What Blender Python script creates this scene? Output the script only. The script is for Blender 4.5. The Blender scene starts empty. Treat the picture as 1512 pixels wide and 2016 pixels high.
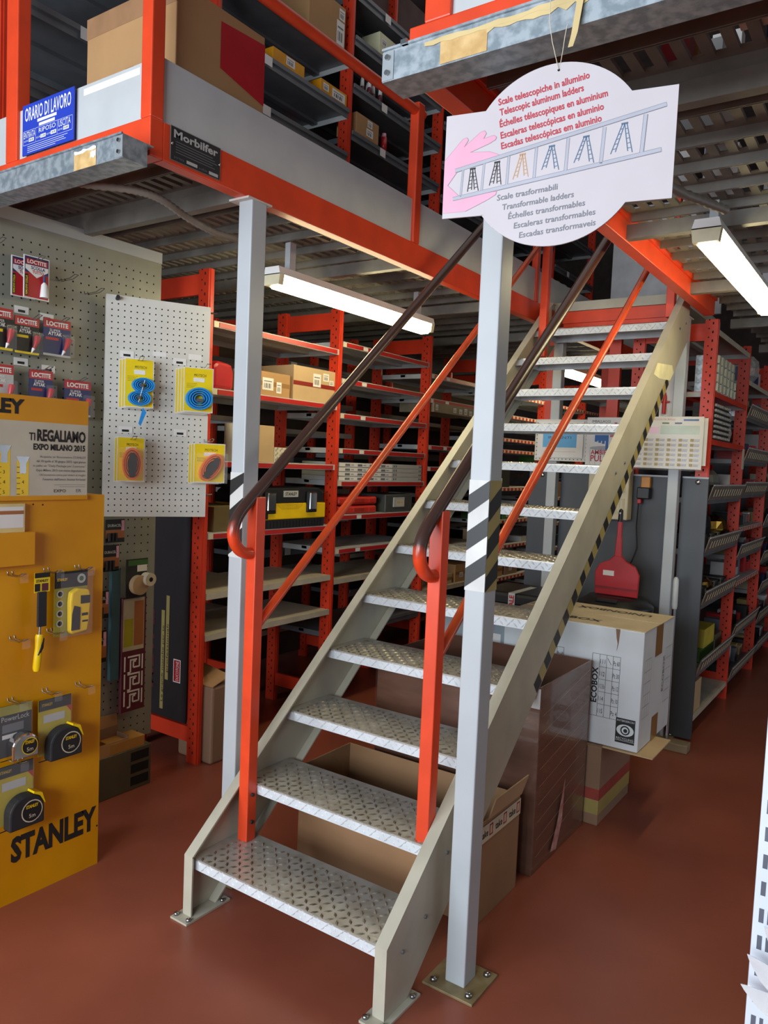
import bpy, math, random
from mathutils import Matrix, Vector
PI = math.pi
rnd = random.Random(7)
C = bpy.context.scene.collection
sc = bpy.context.scene

# ------------------------------------------------------------------ camera, world, lights, exposure
f_px, yaw, pitch, roll = 1515.86, math.radians(34.452), math.radians(3.732), math.radians(2.463)
cam_d = bpy.data.cameras.new('camera'); cam = bpy.data.objects.new('camera', cam_d); C.objects.link(cam)
cam_d.sensor_fit = 'VERTICAL'; cam_d.sensor_height = 36.0; cam_d.lens = f_px * 36.0 / 2016.0
cam_d.clip_start = 0.02
fw = Vector((-math.sin(yaw)*math.cos(pitch), math.cos(yaw)*math.cos(pitch), -math.sin(pitch)))
rt = Vector((math.cos(yaw), math.sin(yaw), 0)); up = rt.cross(fw)
r2 = rt*math.cos(roll) + up*math.sin(roll); u2 = -rt*math.sin(roll) + up*math.cos(roll)
cam.matrix_world = Matrix(((r2.x, u2.x, -fw.x, 0), (r2.y, u2.y, -fw.y, 0), (r2.z, u2.z, -fw.z, 1.576), (0, 0, 0, 1)))
sc.camera = cam

w = bpy.data.worlds.new('world'); sc.world = w; w.use_nodes = True
bg = w.node_tree.nodes['Background']; bg.inputs[0].default_value = (0.75, 0.87, 1.0, 1); bg.inputs[1].default_value = 0.28

def area(name, loc, target, sx, sy, power, col):
    d = bpy.data.lights.new(name, 'AREA'); d.shape = 'RECTANGLE'; d.size = sx; d.size_y = sy
    d.energy = power; d.color = col
    o = bpy.data.objects.new(name, d); C.objects.link(o); o.location = loc
    o.rotation_euler = (Vector(target) - Vector(loc)).to_track_quat('-Z', 'Y').to_euler()
    return o
area('shopfront_daylight', (-2.8, -2.6, 1.9), (-2.4, 3.0, 1.9), 2.8, 2.8, 185, (0.84, 0.92, 1.0))
area('front_right_fill', (-0.35, -2.6, 2.05), (-0.7, 2.5, 0.2), 1.7, 1.1, 125, (0.84, 0.92, 1.0))  # fill light added for the right floor, gondola and hanging sign, not a door
area('aisle_side_fill', (3.4, 5.6, 1.35), (-0.9, 5.4, 0.7), 3.2, 1.7, 26, (0.82, 0.90, 1.0))  # weak fill added beside the right aisle; no window on this side
area('overhead_fill', (-1.6, 4.2, 5.45), (-1.6, 4.2, 0), 3.0, 3.5, 16, (1.0, 0.93, 0.88))  # added overhead fill that lifts the dark upper floor, not a real skylight

sc.view_settings.view_transform = 'Standard'; sc.view_settings.look = 'None'
sc.view_settings.exposure = 0.12; sc.view_settings.gamma = 1.0; sc.view_settings.use_curve_mapping = False
sc.cycles.use_denoising = True
sc.cycles.max_bounces = 6; sc.cycles.diffuse_bounces = 4; sc.cycles.glossy_bounces = 3
sc.cycles.caustics_reflective = False; sc.cycles.caustics_refractive = False

# ------------------------------------------------------------------ materials
def lin(h):
    v = [int(h[i:i+2], 16)/255 for i in (0, 2, 4)]
    return tuple(c/12.92 if c <= 0.04045 else ((c+0.055)/1.055)**2.4 for c in v)
MATS = {}
def mat(name, hexc, rough=0.5, metal=0.0, noise=0.12, scale=9.0, bump=0.0, bscale=60, emit=0.0, alpha=1.0, hex2=None, stretch=(1, 1, 1), lo=0.35, hi=0.65, coat=0.0, trans=0.0):
    if name in MATS: return MATS[name]
    m = bpy.data.materials.new(name); m.use_nodes = True
    nt = m.node_tree; b = nt.nodes['Principled BSDF']
    c = lin(hexc)
    b.inputs['Roughness'].default_value = rough; b.inputs['Metallic'].default_value = metal
    b.inputs['Coat Weight'].default_value = coat
    if alpha < 1: b.inputs['Alpha'].default_value = alpha
    if trans: b.inputs['Transmission Weight'].default_value = trans
    if emit:
        b.inputs['Emission Color'].default_value = (*c, 1); b.inputs['Emission Strength'].default_value = emit
    tc = nt.nodes.new('ShaderNodeTexCoord'); mp = nt.nodes.new('ShaderNodeMapping'); mp.inputs['Scale'].default_value = stretch
    nt.links.new(tc.outputs['Object'], mp.inputs['Vector'])
    nz = nt.nodes.new('ShaderNodeTexNoise'); nz.inputs['Scale'].default_value = scale; nz.inputs['Detail'].default_value = 5
    nt.links.new(mp.outputs['Vector'], nz.inputs['Vector'])
    mr = nt.nodes.new('ShaderNodeMapRange'); mr.inputs[1].default_value = lo; mr.inputs[2].default_value = hi
    nt.links.new(nz.outputs[0], mr.inputs[0])
    mx = nt.nodes.new('ShaderNodeMix'); mx.data_type = 'RGBA'
    c2 = lin(hex2) if hex2 else tuple(min(1, x*(1+noise)) for x in c)
    c1 = c if hex2 else tuple(x*(1-noise) for x in c)
    mx.inputs[6].default_value = (*c1, 1); mx.inputs[7].default_value = (*c2, 1)
    nt.links.new(mr.outputs[0], mx.inputs[0]); nt.links.new(mx.outputs[2], b.inputs['Base Color'])
    if bump:
        n2 = nt.nodes.new('ShaderNodeTexNoise'); n2.inputs['Scale'].default_value = bscale
        bp = nt.nodes.new('ShaderNodeBump'); bp.inputs['Strength'].default_value = bump; bp.inputs['Distance'].default_value = 0.01
        nt.links.new(mp.outputs['Vector'], n2.inputs['Vector']); nt.links.new(n2.outputs[0], bp.inputs['Height']); nt.links.new(bp.outputs[0], b.inputs['Normal'])
    MATS[name] = m
    return m
ORANGE = mat('orange_enamel', 'de4724', 0.35, noise=0.08)
ORANGE2 = mat('orange_rack_enamel', 'd23a1e', 0.4, noise=0.12, scale=5)
GREY = mat('grey_enamel', 'b3b8bb', 0.35, noise=0.05, scale=4)
CREAM = mat('stringer_cream_enamel', 'b3ae9c', 0.45, noise=0.1, scale=6)
PLATE = mat('tread_plate', 'bdbbb4', 0.33, metal=0.45, hex2='a39c8c', scale=14, lo=0.4, hi=0.75)
LOZ = mat('worn_shaded_lozenge_steel', '6f6858', 0.28, metal=0.6, hex2='b0a998', scale=5, lo=0.42, hi=0.6)  # worn steel, with the shading contrast of the relief deepened in its colour
PLATEF = mat('tread_front_paint', 'cfd3d6', 0.4, noise=0.06, scale=20)
GALV = mat('galvanised_steel', '8e9aa2', 0.38, metal=0.55, hex2='b6c0c6', scale=38, lo=0.4, hi=0.6)
DECK = mat('deck_steel', '7f7c75', 0.5, metal=0.3, noise=0.15)
DARKSHELF = mat('shelf_grey_steel', '777b80', 0.42, metal=0.4, noise=0.1)
SHELFW = mat('shelf_white_steel', 'b9bcbc', 0.45, noise=0.07)
SHELFB = mat('shelf_beige_steel', 'b8af9b', 0.5, noise=0.1)
REDSTRIP = mat('red_price_rail', 'b32622', 0.35, noise=0.06)
WHITE = mat('white_plain', 'e9e9e6', 0.5, noise=0.03)
WHITEG = mat('white_gloss_board', 'c6c0c3', 0.16, noise=0.02)
PAPER = mat('white_paper', 'e4e2de', 0.6, noise=0.03)
PEGW = mat('pegboard_cream', 'd3d2ca', 0.5, noise=0.04)
PEGG = mat('pegboard_grey', '8f8f84', 0.45, metal=0.15, noise=0.06)
HOLE = mat('dark_hole', '15130f', 0.9, noise=0.02)
BLACK = mat('black_plastic', '17171a', 0.4, noise=0.15)
BLACKM = mat('black_matt', '232326', 0.65, noise=0.15)
CARD = mat('cardboard', 'b0875a', 0.75, noise=0.1, scale=3, bump=0.05)
CARD2 = mat('cardboard_pale', 'bfa27a', 0.75, noise=0.1, scale=3, bump=0.05)
CARD3 = mat('cardboard_dull_brown', '8f6f57', 0.7, noise=0.12, scale=3, bump=0.05)
TAPE = mat('brown_packing_tape', '957047', 0.25, noise=0.06)
TAPE2 = mat('worn_paper_tape', 'bf9a5f', 0.6, hex2='d8b67c', scale=30)
BLUE = mat('blue_sign', '2c45b8', 0.3, noise=0.05)
REDINK = mat('red_ink', 'b52a3a', 0.5, noise=0.05)
GREYINK = mat('grey_ink', '6f717a', 0.5, noise=0.05)
LGREYINK = mat('pale_grey_ink', 'a8a9b4', 0.5, noise=0.05)
BLUEINK = mat('blue_ink', '4d6784', 0.5, noise=0.05)
TANINK = mat('tan_ink', 'b88f66', 0.5, noise=0.05)
PINK = mat('pink_print', 'dfa6bd', 0.25, noise=0.05)
PINKLINE = mat('pink_outline', 'b98ba0', 0.4, noise=0.05)
BLACKINK = mat('black_ink', '1d1c1c', 0.6, noise=0.05)
YELLOW = mat('yellow_display_card', 'e09c00', 0.45, hex2='cf8a00', scale=3)
YEL2 = mat('yellow_plastic', 'eec60a', 0.3, noise=0.05)
YELCARD = mat('yellow_packing_card', 'ecd017', 0.4, noise=0.05)
YELTAPE = mat('yellow_hazard_tape', 'a8985a', 0.4, noise=0.06)
BLKTAPE = mat('black_hazard_tape', '1c1d1e', 0.45, noise=0.08)
CHROME = mat('chrome', 'd5d6d6', 0.12, metal=1.0, noise=0.03)
STEEL = mat('steel_wire', 'a8aaac', 0.25, metal=1.0, noise=0.05)
CLEAR = mat('clear_blister', 'e8e8e8', 0.06, noise=0.0, alpha=0.05)
RED = mat('red_plastic', 'b51f27', 0.32, noise=0.07)
REDCASE = mat('red_case_plastic', 'cf352b', 0.35, noise=0.07)
BLUESTRAP = mat('blue_webbing', '1f8fdc', 0.5, noise=0.08, scale=80)
ORSTRAP = mat('orange_webbing', 'f2701d', 0.5, noise=0.08, scale=80)
ANTH = mat('anthracite_panel', '474a50', 0.45, noise=0.14, scale=5, stretch=(1, 1, 0.15))
DARKWALL = mat('dark_wall', '5c504b', 0.8, noise=0.15)
FLOORM = mat('red_floor_paint', '854534', 0.33, hex2='93503d', scale=2.2, bump=0.04, bscale=25)
HANDRAIL = mat('worn_handrail', '3a2a26', 0.28, hex2='4c3029', scale=8)
CARTWRAP = mat('film_wrapped_card', '6f4c3c', 0.25, hex2='5f4032', scale=5, stretch=(1, 1, 4), coat=0.3)
GREEN = mat('green_print', '3f6a35', 0.5, noise=0.1)
TEAL = mat('teal_sleeve', '3c5f68', 0.5, noise=0.1)
MAROON = mat('maroon_print', '5c2530', 0.4, noise=0.08)
COPPER = mat('copper_print', 'a5673a', 0.4, noise=0.08)
OLIVE = mat('olive_cabinet', '5b5644', 0.55, noise=0.08)
NAVY = mat('navy_print', '1b2a63', 0.35, noise=0.08)
LBLUE = mat('light_blue_print', '5aa9dd', 0.4, noise=0.04)
BRASS = mat('brass', 'b08a3e', 0.25, metal=1.0, noise=0.1)
CONDUIT = mat('grey_conduit', '8b867c', 0.45, noise=0.06)
WOOD = mat('pale_wood', 'c2a679', 0.55, noise=0.15, stretch=(1, 1, 6))
BREAK = mat('cream_plastic', 'd3caae', 0.4, noise=0.04)
SILVER = mat('silver_print', 'b9bab8', 0.35, noise=0.06)
PRINTGREY = mat('printed_panel_grey', 'bdb4a0', 0.5, hex2='c9c1ad', scale=6)
TUBE = mat('lit_tube_cover', 'fff0bc', 0.4, noise=0.0, emit=20.0)

def handrail_mat():
    m = bpy.data.materials.new('handrail_worn_to_orange'); m.use_nodes = True; nt = m.node_tree; b = nt.nodes['Principled BSDF']
    b.inputs['Roughness'].default_value = 0.28
    tc = nt.nodes.new('ShaderNodeTexCoord'); sx = nt.nodes.new('ShaderNodeSeparateXYZ'); nt.links.new(tc.outputs['Object'], sx.inputs[0])
    nz = nt.nodes.new('ShaderNodeTexNoise'); nz.inputs['Scale'].default_value = 14; nt.links.new(tc.outputs['Object'], nz.inputs['Vector'])
    ad = nt.nodes.new('ShaderNodeMath'); ad.operation = 'MULTIPLY_ADD'; ad.inputs[1].default_value = 0.16
    nt.links.new(nz.outputs[0], ad.inputs[0]); nt.links.new(sx.outputs[2], ad.inputs[2])
    mr = nt.nodes.new('ShaderNodeMapRange'); mr.inputs[1].default_value = 1.37; mr.inputs[2].default_value = 1.42
    nt.links.new(ad.outputs[0], mr.inputs[0])
    mx = nt.nodes.new('ShaderNodeMix'); mx.data_type = 'RGBA'
    mx.inputs[6].default_value = (*lin('d8431f'), 1); mx.inputs[7].default_value = (*lin('46302a'), 1)
    nt.links.new(mr.outputs[0], mx.inputs[0]); nt.links.new(mx.outputs[2], b.inputs['Base Color'])
    return m
RAILM = handrail_mat()

# ------------------------------------------------------------------ mesh builder and object helpers
_txt = {}
def text_geo(s, bold, shear, narrow):
    k = (s, bold, shear)
    if k not in _txt:
        cu = bpy.data.curves.new('t', 'FONT'); cu.body = s; cu.size = 1.0; cu.offset = bold; cu.shear = shear; cu.resolution_u = 2
        o = bpy.data.objects.new('t', cu); C.objects.link(o)
        bpy.context.view_layer.update()
        me = o.evaluated_get(bpy.context.evaluated_depsgraph_get()).to_mesh()
        vs = [(v.co.x, v.co.y) for v in me.vertices]; fs = [list(p.vertices) for p in me.polygons]
        o.to_mesh_clear(); bpy.data.objects.remove(o); bpy.data.curves.remove(cu)
        _txt[k] = (vs, fs)
    return _txt[k]

class MB:
    def __init__(s): s.v = []; s.f = []; s.m = []; s.mats = []; s.sm = []
    def mi(s, m):
        if m not in s.mats: s.mats.append(m)
        return s.mats.index(m)
    def add(s, vs, fs, m, smooth=False):
        n = len(s.v); s.v += [tuple(v) for v in vs]; k = s.mi(m)
        for f in fs: s.f.append([n+i for i in f]); s.m.append(k); s.sm.append(smooth)
        return s
    def box(s, x0, x1, y0, y1, z0, z1, m):
        vs = [(x0,y0,z0),(x1,y0,z0),(x1,y1,z0),(x0,y1,z0),(x0,y0,z1),(x1,y0,z1),(x1,y1,z1),(x0,y1,z1)]
        return s.add(vs, [(0,3,2,1),(4,5,6,7),(0,1,5,4),(1,2,6,5),(2,3,7,6),(3,0,4,7)], m)
    def prism(s, pts, a0, a1, axis, m):          # pts: 2D outline in the other two axes
        def P(p, a): return {'x': (a, p[0], p[1]), 'y': (p[0], a, p[1]), 'z': (p[0], p[1], a)}[axis]
        n = len(pts); vs = [P(p, a0) for p in pts] + [P(p, a1) for p in pts]
        fs = [list(range(n))[::-1], [n+i for i in range(n)]] + [(i, (i+1) % n, n+(i+1) % n, n+i) for i in range(n)]
        return s.add(vs, fs, m)
    def poly(s, pts, y, m):                       # flat printed shape in the local x-z plane, facing -y
        return s.add([(p[0], y, p[1]) for p in pts], [list(range(len(pts)))], m)
    def rect(s, x0, x1, z0, z1, y, m): return s.poly([(x0,z0),(x1,z0),(x1,z1),(x0,z1)], y, m)
    def frame(s, x0, x1, z0, z1, t, y, m):
        s.rect(x0, x1, z0, z0+t, y, m); s.rect(x0, x1, z1-t, z1, y, m); s.rect(x0, x0+t, z0, z1, y, m); return s.rect(x1-t, x1, z0, z1, y, m)
    def disc(s, x, z, r, y, m, n=8): return s.poly([(x+r*math.cos(2*PI*i/n), z+r*math.sin(2*PI*i/n)) for i in range(n)], y, m)
    def line(s, a, b, t, y, m):
        dx, dz = b[0]-a[0], b[1]-a[1]; l = math.hypot(dx, dz) or 1; nx, nz = -dz/l*t/2, dx/l*t/2
        return s.poly([(a[0]-nx, a[1]-nz), (b[0]-nx, b[1]-nz), (b[0]+nx, b[1]+nz), (a[0]+nx, a[1]+nz)], y, m)
    def tube(s, path, r, m, n=10, cap=True):
        P = [Vector(p) for p in path]; vs = []; fs = []; ref = None
        for i, p in enumerate(P):
            t = ((P[min(i+1, len(P)-1)] - P[max(i-1, 0)])).normalized()
            if ref is None: ref = Vector((0, 0, 1)) if abs(t.z) < 0.9 else Vector((1, 0, 0))
            a = (ref - t*ref.dot(t)).normalized(); ref = a; b = t.cross(a)
            rr = r[i] if isinstance(r, (list, tuple)) else r
            vs += [p + a*rr*math.cos(2*PI*k/n) + b*rr*math.sin(2*PI*k/n) for k in range(n)]
        for i in range(len(P)-1):
            for k in range(n): fs.append((i*n+k, i*n+(k+1) % n, (i+1)*n+(k+1) % n, (i+1)*n+k))
        s.add(vs, fs, m, True)
        if cap:
            n0 = len(vs)
            s.add(vs[:n], [list(range(n))[::-1]], m); s.add(vs[n0-n:], [list(range(n))], m)
        return s
    def cyl(s, p0, p1, r, m, n=14): return s.tube([p0, p1], r, m, n)
    def lathe(s, cx, cy, prof, m, n=20):          # prof: [(radius, z)]
        vs = []; fs = []
        for r, z in prof: vs += [(cx+r*math.cos(2*PI*k/n), cy+r*math.sin(2*PI*k/n), z) for k in range(n)]
        for i in range(len(prof)-1):
            for k in range(n): fs.append((i*n+k, i*n+(k+1) % n, (i+1)*n+(k+1) % n, (i+1)*n+k))
        fs.append(list(range(n))[::-1]); fs.append([(len(prof)-1)*n+k for k in range(n)])
        return s.add(vs, fs, m, True)
    def text(s, t, x, z, h, y, m, width=None, align='L', bold=0.0, shear=0.0, rot=0.0):
        vs, fs = text_geo(t, bold, shear, 0)
        if not vs: return s
        xa = min(v[0] for v in vs); xb = max(v[0] for v in vs)
        k = h/0.72; kx = k if width is None else width/(xb-xa)
        W = (xb-xa)*kx; x0 = x - {'L': 0, 'C': W/2, 'R': W}[align]
        c, sn = math.cos(rot), math.sin(rot); out = []
        for a, b in vs:
            px, pz = (a-xa)*kx + x0 - x, b*k
            out.append((x + px*c - pz*sn, y, z + px*sn + pz*c))
        return s.add(out, fs, m)
    def build(s, name, parent=None, bev=0.0, loc=None, rotz=None):
        me = bpy.data.meshes.new(name); me.from_pydata(s.v, [], s.f)
        for m in s.mats: me.materials.append(m)
        me.polygons.foreach_set('material_index', s.m); me.polygons.foreach_set('use_smooth', s.sm); me.update()
        o = bpy.data.objects.new(name, me); C.objects.link(o)
        if parent: o.parent = parent
        if loc: o.location = loc
        if rotz: o.rotation_euler = (0, 0, rotz)
        if bev:
            b = o.modifiers.new('bevel', 'BEVEL'); b.width = bev; b.segments = 2; b.limit_method = 'ANGLE'
        return o
def tag(o, label, cat, group=None, kind=None):
    o['label'] = label; o['category'] = cat
    if group: o['group'] = group
    if kind: o['kind'] = kind
    return o
def thing(name, label, cat, loc=(0, 0, 0), rotz=0.0, group=None):
    o = bpy.data.objects.new(name, None); C.objects.link(o); o.location = loc; o.rotation_euler = (0, 0, rotz)
    o.empty_display_size = 0.05
    return tag(o, label, cat, group)
def solid(mb, name, label, cat, loc=(0, 0, 0), rotz=0.0, group=None, bev=0.0):
    o = mb.build(name, None, bev); o.location = loc; o.rotation_euler = (0, 0, rotz)
    return tag(o, label, cat, group)
def struct(mb, name):
    o = mb.build(name); o['kind'] = 'structure'; return o
def dup(root, loc, rotz=None, label=None, group=None):
    r = root.copy(); C.objects.link(r); r.location = loc
    if rotz is not None: r.rotation_euler = (0, 0, rotz)
    if label: r['label'] = label
    if group: r['group'] = group
    for ch in list(root.children):
        c = ch.copy(); C.objects.link(c); c.parent = r
        for g in list(ch.children):
            d = g.copy(); C.objects.link(d); d.parent = c
    return r
E90 = PI/2      # a thing built with its front at -y faces +X when turned by E90

# ------------------------------------------------------------------ the setting
struct(MB().box(-6, 4, -3.2, 12, -0.1, 0, FLOORM), 'floor')
struct(MB().box(-6, 4, -3.2, 12, 5.7, 5.8, DARKWALL), 'ceiling')
struct(MB().box(-6.1, -6, -3.2, 12, 0, 5.7, DARKWALL), 'wall_left')
struct(MB().box(-6, 4, 12, 12.1, 0, 5.7, DARKWALL), 'wall_back')
struct(MB().box(4, 4.1, -3.2, 12, 0, 5.7, mat('pale_wall', 'b9bcc0', 0.8)), 'wall_right')

# ------------------------------------------------------------------ staircase
XL, XR, Y1, RUN, RISE = -1.914, -1.158, 1.760, 0.2351, 0.2
stair = thing('staircase', 'straight open-riser steel staircase with diamond-plate treads and orange handrails', 'staircase', (0, 0, 0))
W = XR - XL
def lozenge(mb, c, u, v, n, L, Wd, H, m):
    c, u, v, n = map(Vector, (c, u, v, n))
    p = [c-u*L, c-v*Wd, c+u*L, c+v*Wd, c-u*L*0.35+n*H, c+u*L*0.35+n*H]
    mb.add(p, [(0,1,4),(1,5,4),(1,2,5),(2,3,5),(3,4,5),(3,0,4)], m)
def tread_mb():
    t = MB(); D = 0.257; q = math.sqrt(0.5)
    t.box(-0.033, W+0.033, 0, D, -0.006, 0, PLATE)
    t.box(-0.033, W+0.033, 0, 0.006, -0.038, -0.006, PLATEF); t.box(0, W, D-0.006, D, -0.038, -0.006, PLATEF)
    t.box(0, 0.006, 0.006, D-0.006, -0.038, -0.006, PLATEF); t.box(W-0.006, W, 0.006, D-0.006, -0.038, -0.006, PLATEF)
    s = 0.029
    for i in range(int(W/s)):
        for j in range(int(D/s)):
            a = 1 if (i+j) % 2 else -1
            lozenge(t, (0.012+i*s, 0.012+j*s, 0.0), (q, q*a, 0), (-q*a, q, 0), (0, 0, 1), 0.0145, 0.0052, 0.0036, LOZ)
        for j in range(2):
            a = 1 if (i+j) % 2 else -1
            lozenge(t, (0.012+i*s+j*0.0145, 0.0, -0.0115-j*0.0150), (q, 0, q*a), (q*a, 0, -q), (0, -1, 0), 0.0135, 0.0042, 0.003, PLATEF)
    return t
t0 = tread_mb().build('tread', stair, loc=(XL, Y1, 0.2))
for k in range(1, 12):
    o = t0.copy(); C.objects.link(o); o.parent = stair; o.location = (XL, Y1 + RUN*k, 0.2 + RISE*k)
def ztop(y): return 0.205 + 0.8507*(y - 1.725)
def zlow(y): return 0.8507*(y - 1.849)
YE = 4.60
for x0, x1, outer in ((XL-0.04, XL, -1), (XR, XR+0.04, 1)):
    m = MB()
    out = [(1.737, 0), (1.849, 0), (YE, zlow(YE)), (YE, 2.60), (1.725+(2.60-0.205)/0.8507, 2.60), (1.737, ztop(1.737))]
    wa, wb = (x0, x0+0.006) if outer < 0 else (x1-0.006, x1)
    m.prism(out, wa, wb, 'x', CREAM)
    def strip(p, q2, nrm, wd=0.006):
        m.prism([p, q2, (q2[0]+nrm[0]*wd, q2[1]+nrm[1]*wd), (p[0]+nrm[0]*wd, p[1]+nrm[1]*wd)], x0+(0.006 if outer < 0 else 0), x1-(0.006 if outer > 0 else 0), 'x', CREAM)
    strip((1.737, 0), (1.737, ztop(1.737)), (1, 0)); strip(out[5], out[4], (0.648, -0.761)); strip(out[1], out[2], (-0.648, 0.761)); strip(out[4], out[3], (0, -1))
    st = m.build('stringer', stair)
    p = MB(); p.box(x0-0.02, x1+0.02, 1.70, 1.90, 0, 0.007, CREAM)
    fp = p.build('foot_plate', st)
    for yy in (1.718, 1.872):
        for xx in (x0-0.01, x1+0.01): MB().lathe(xx, yy, [(0.009, 0.007), (0.009, 0.014), (0.004, 0.017)], STEEL, 8).build('bolt', stair)
# bolts through the right stringer and its tape
b = MB()
for k in (0, 1, 7, 11):
    y, z = Y1+0.06+RUN*k, 0.17+RISE*k
    for dy in (0, 0.12): b.cyl((XR+0.04, y+dy, z+dy*0.4), (XR+0.045, y+dy, z+dy*0.4), 0.006, DARKSHELF, 8)
b.build('stringer_bolts', stair)
h = MB(); n = 0; y = 2.70; dy = 0.042
while y < 4.24:
    def q(yy, o): return (XR+0.041, yy - 0.0, zlow(yy) + 0.006 + o)
    mm = BLKTAPE if n % 2 == 0 else YELTAPE
    wy, wz = -0.034, 0.040
    h.add([q(y, 0), q(y+dy, 0), (XR+0.041, y+dy+wy, zlow(y+dy)+0.006+wz), (XR+0.041, y+wy, zlow(y)+0.006+wz)], [(0,1,2,3)], mm)
    y += dy; n += 1
h.build('hazard_tape', stair)['label'] = 'black and yellow tape along the lower edge'
cr = MB(); cr.add([(XR+0.0412, a, c) for a, c in ((3.965, 2.072), (4.06, 2.062), (4.20, 2.07), (4.275, 2.075), (4.335, 2.122), (4.30, 2.158), (4.15, 2.145), (4.02, 2.135))], [range(8)], mat('cream_tape', 'e8e2bb', 0.5))
cr.build('pale_tape_patch', stair)['label'] = 'patch of cream tape near the top'
# handrails
def rail_path(x, ys, zoff=0.0, yend=4.35):
    pts = [(ys+0.02, 1.238), (ys-0.02, 1.238), (ys-0.055, 1.252), (ys-0.082, 1.283), (ys-0.088, 1.32), (ys-0.075, 1.358), (ys-0.045, 1.395), (ys+0.02, 1.452)]
    p = [(x, a, c+zoff) for a, c in pts]
    p.append((x, yend, 1.452+zoff+0.8507*(yend-ys-0.02)))
    out = []
    for i in range(len(p)-1):                       # Catmull-Rom on the bend
        P0, P1, P2, P3 = [Vector(p[max(0, min(len(p)-1, i+k))]) for k in (-1, 0, 1, 2)]
        if i >= len(p)-2: out.append(P1); continue
        if i == len(p)-3: P3 = P2 + (P2-P1)
        for k in range(4):
            t = k/4; out.append(0.5*((2*P1)+(-P0+P2)*t+(2*P0-5*P1+4*P2-P3)*t*t+(-P0+3*P1-3*P2+P3)*t**3))
    out.append(Vector(p[-1])); return out
for side, x, ys, z0 in (('left', XL+0.024, 1.945, 0.19), ('right', XR-0.024, 2.005, 0.19)):
    MB().tube(rail_path(x, ys), 0.0205, RAILM, 14).build('handrail', stair)
    ym = 2.30 if side == 'left' else 2.0
    MB().tube([(x, ys+0.03, 0.965), (x, 4.36, 0.965+0.843*(4.36-ys-0.03))], 0.0165, mat('midrail_enamel', 'dd4a1e', 0.3, hex2='b0461f', scale=5), 12).build('mid_rail', stair)
    po = MB(); po.box(x-0.0225, x+0.0225, ys, ys+0.045, z0 if side == 'left' else 0.385, 1.435, ORANGE); po.build('rail_post', stair, bev=0.003)
    for zz in (0.27, 0.37): MB().cyl((x+0.0225, ys+0.022, zz), (x+0.029, ys+0.022, zz), 0.007, BLACKM, 8).build('bolt', stair)
p = MB(); p.box(XL+0.002, XL+0.047, 4.33, 4.375, 2.24, 3.45, ORANGE); p.build('rail_post', stair, bev=0.003)
p = MB(); p.box(XR-0.047, XR-0.002, 4.42, 4.465, 2.44, 3.45, ORANGE); p.build('rail_post', stair, bev=0.003)
p = MB(); p.box(XL+0.03, XR-0.01, 4.625, 4.70, 2.483, 2.553, ORANGE); p.box(XL+0.03, XR-0.01, 4.645, 4.70, 2.46, 2.483, ORANGE); p.build('landing_beam', stair)
p = MB(); p.box(XL-0.02, XR+0.0, 4.615, 5.6, 2.555, 2.61, CREAM); p.build('landing_deck', stair)

# ------------------------------------------------------------------ columns
def hazard(parent, w2, d2, z0, z1, both=True):
    t = MB(); n = 0
    e = 0.0012
    for face, a0, a1, hue in (('f', -w2, w2, mat('white_hazard_tape', 'd3d3cf', 0.45)), ('r', -d2, d2, YELTAPE))[:2 if both else 1]:
        def Q(a, z): return (a, -d2-e, z) if face == 'f' else (w2+e, a, z)
        t.add([Q(a0, z0), Q(a1, z0), Q(a1, z1), Q(a0, z1)], [(0,1,2,3)], hue)
        rise = 0.048; band = 0.056; pit = 0.108
        for k in range(0, 3):
            zb = z0 + (0.008 if face == 'f' else -0.012) + k*pit
            pts = [(a0, zb), (a1, zb+rise), (a1, zb+rise+band), (a0, zb+band)]
            pts = [(a, min(max(z, z0), z1)) for a, z in pts]
            if max(p[1] for p in pts) - min(p[1] for p in pts) < 0.01: continue
            s2 = 0.0006
            t.add([(v[0]+(s2 if face == 'r' else 0), v[1]-(s2 if face == 'f' else 0), v[2]) for v in (Q(*p) for p in pts)], [(0,1,2,3)], BLKTAPE)
    t.build('hazard_tape', parent)['label'] = 'black striped hazard tape band'
def column(label, loc, ztop, haz=None, plate=True, w=0.066, d=0.075):
    c = thing('steel_column', label, 'column', loc)
    MB().box(-w/2, w/2, -d/2, d/2, 0.006, ztop, GREY).build('shaft', c, bev=0.004)
    if plate:
        pl = MB().box(-0.085, 0.085, -0.085, 0.085, 0, 0.008, mat('worn_plate', '9a8a68', 0.5, metal=0.4, hex2='857452', scale=20)).build('base_plate', c, bev=0.001)
        for x, y in ((-0.06, -0.06), (0.06, -0.06), (-0.06, 0.06), (0.06, 0.06)):
            MB().lathe(x, y, [(0.011, 0.008), (0.011, 0.016), (0.005, 0.02)], STEEL, 8).build('bolt', pl)
    MB().box(-0.06, 0.036, -0.06, 0.06, ztop-0.007, ztop, mat('cap_plate', 'c9c3bd', 0.4)).build('cap_plate', c)
    if haz: hazard(c, w/2, d/2, *haz)
    return c
column('pale grey steel column with striped tape standing right of the stair foot', (-1.038, 2.035, 0), 2.483, (1.21, 1.535))
column('pale grey steel column with striped tape behind the left handrail', (-2.021, 2.035, 0), 2.483, (1.205, 1.515, False))
column('white steel column between the dark panels right of the electrical box', (-1.165, 4.69, 0), 2.483, None, True, 0.06, 0.06)
column('white steel column left of the electrical box, seen through the stairs', (-1.915, 4.69, 0), 2.46, None, True, 0.06, 0.06)

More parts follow.
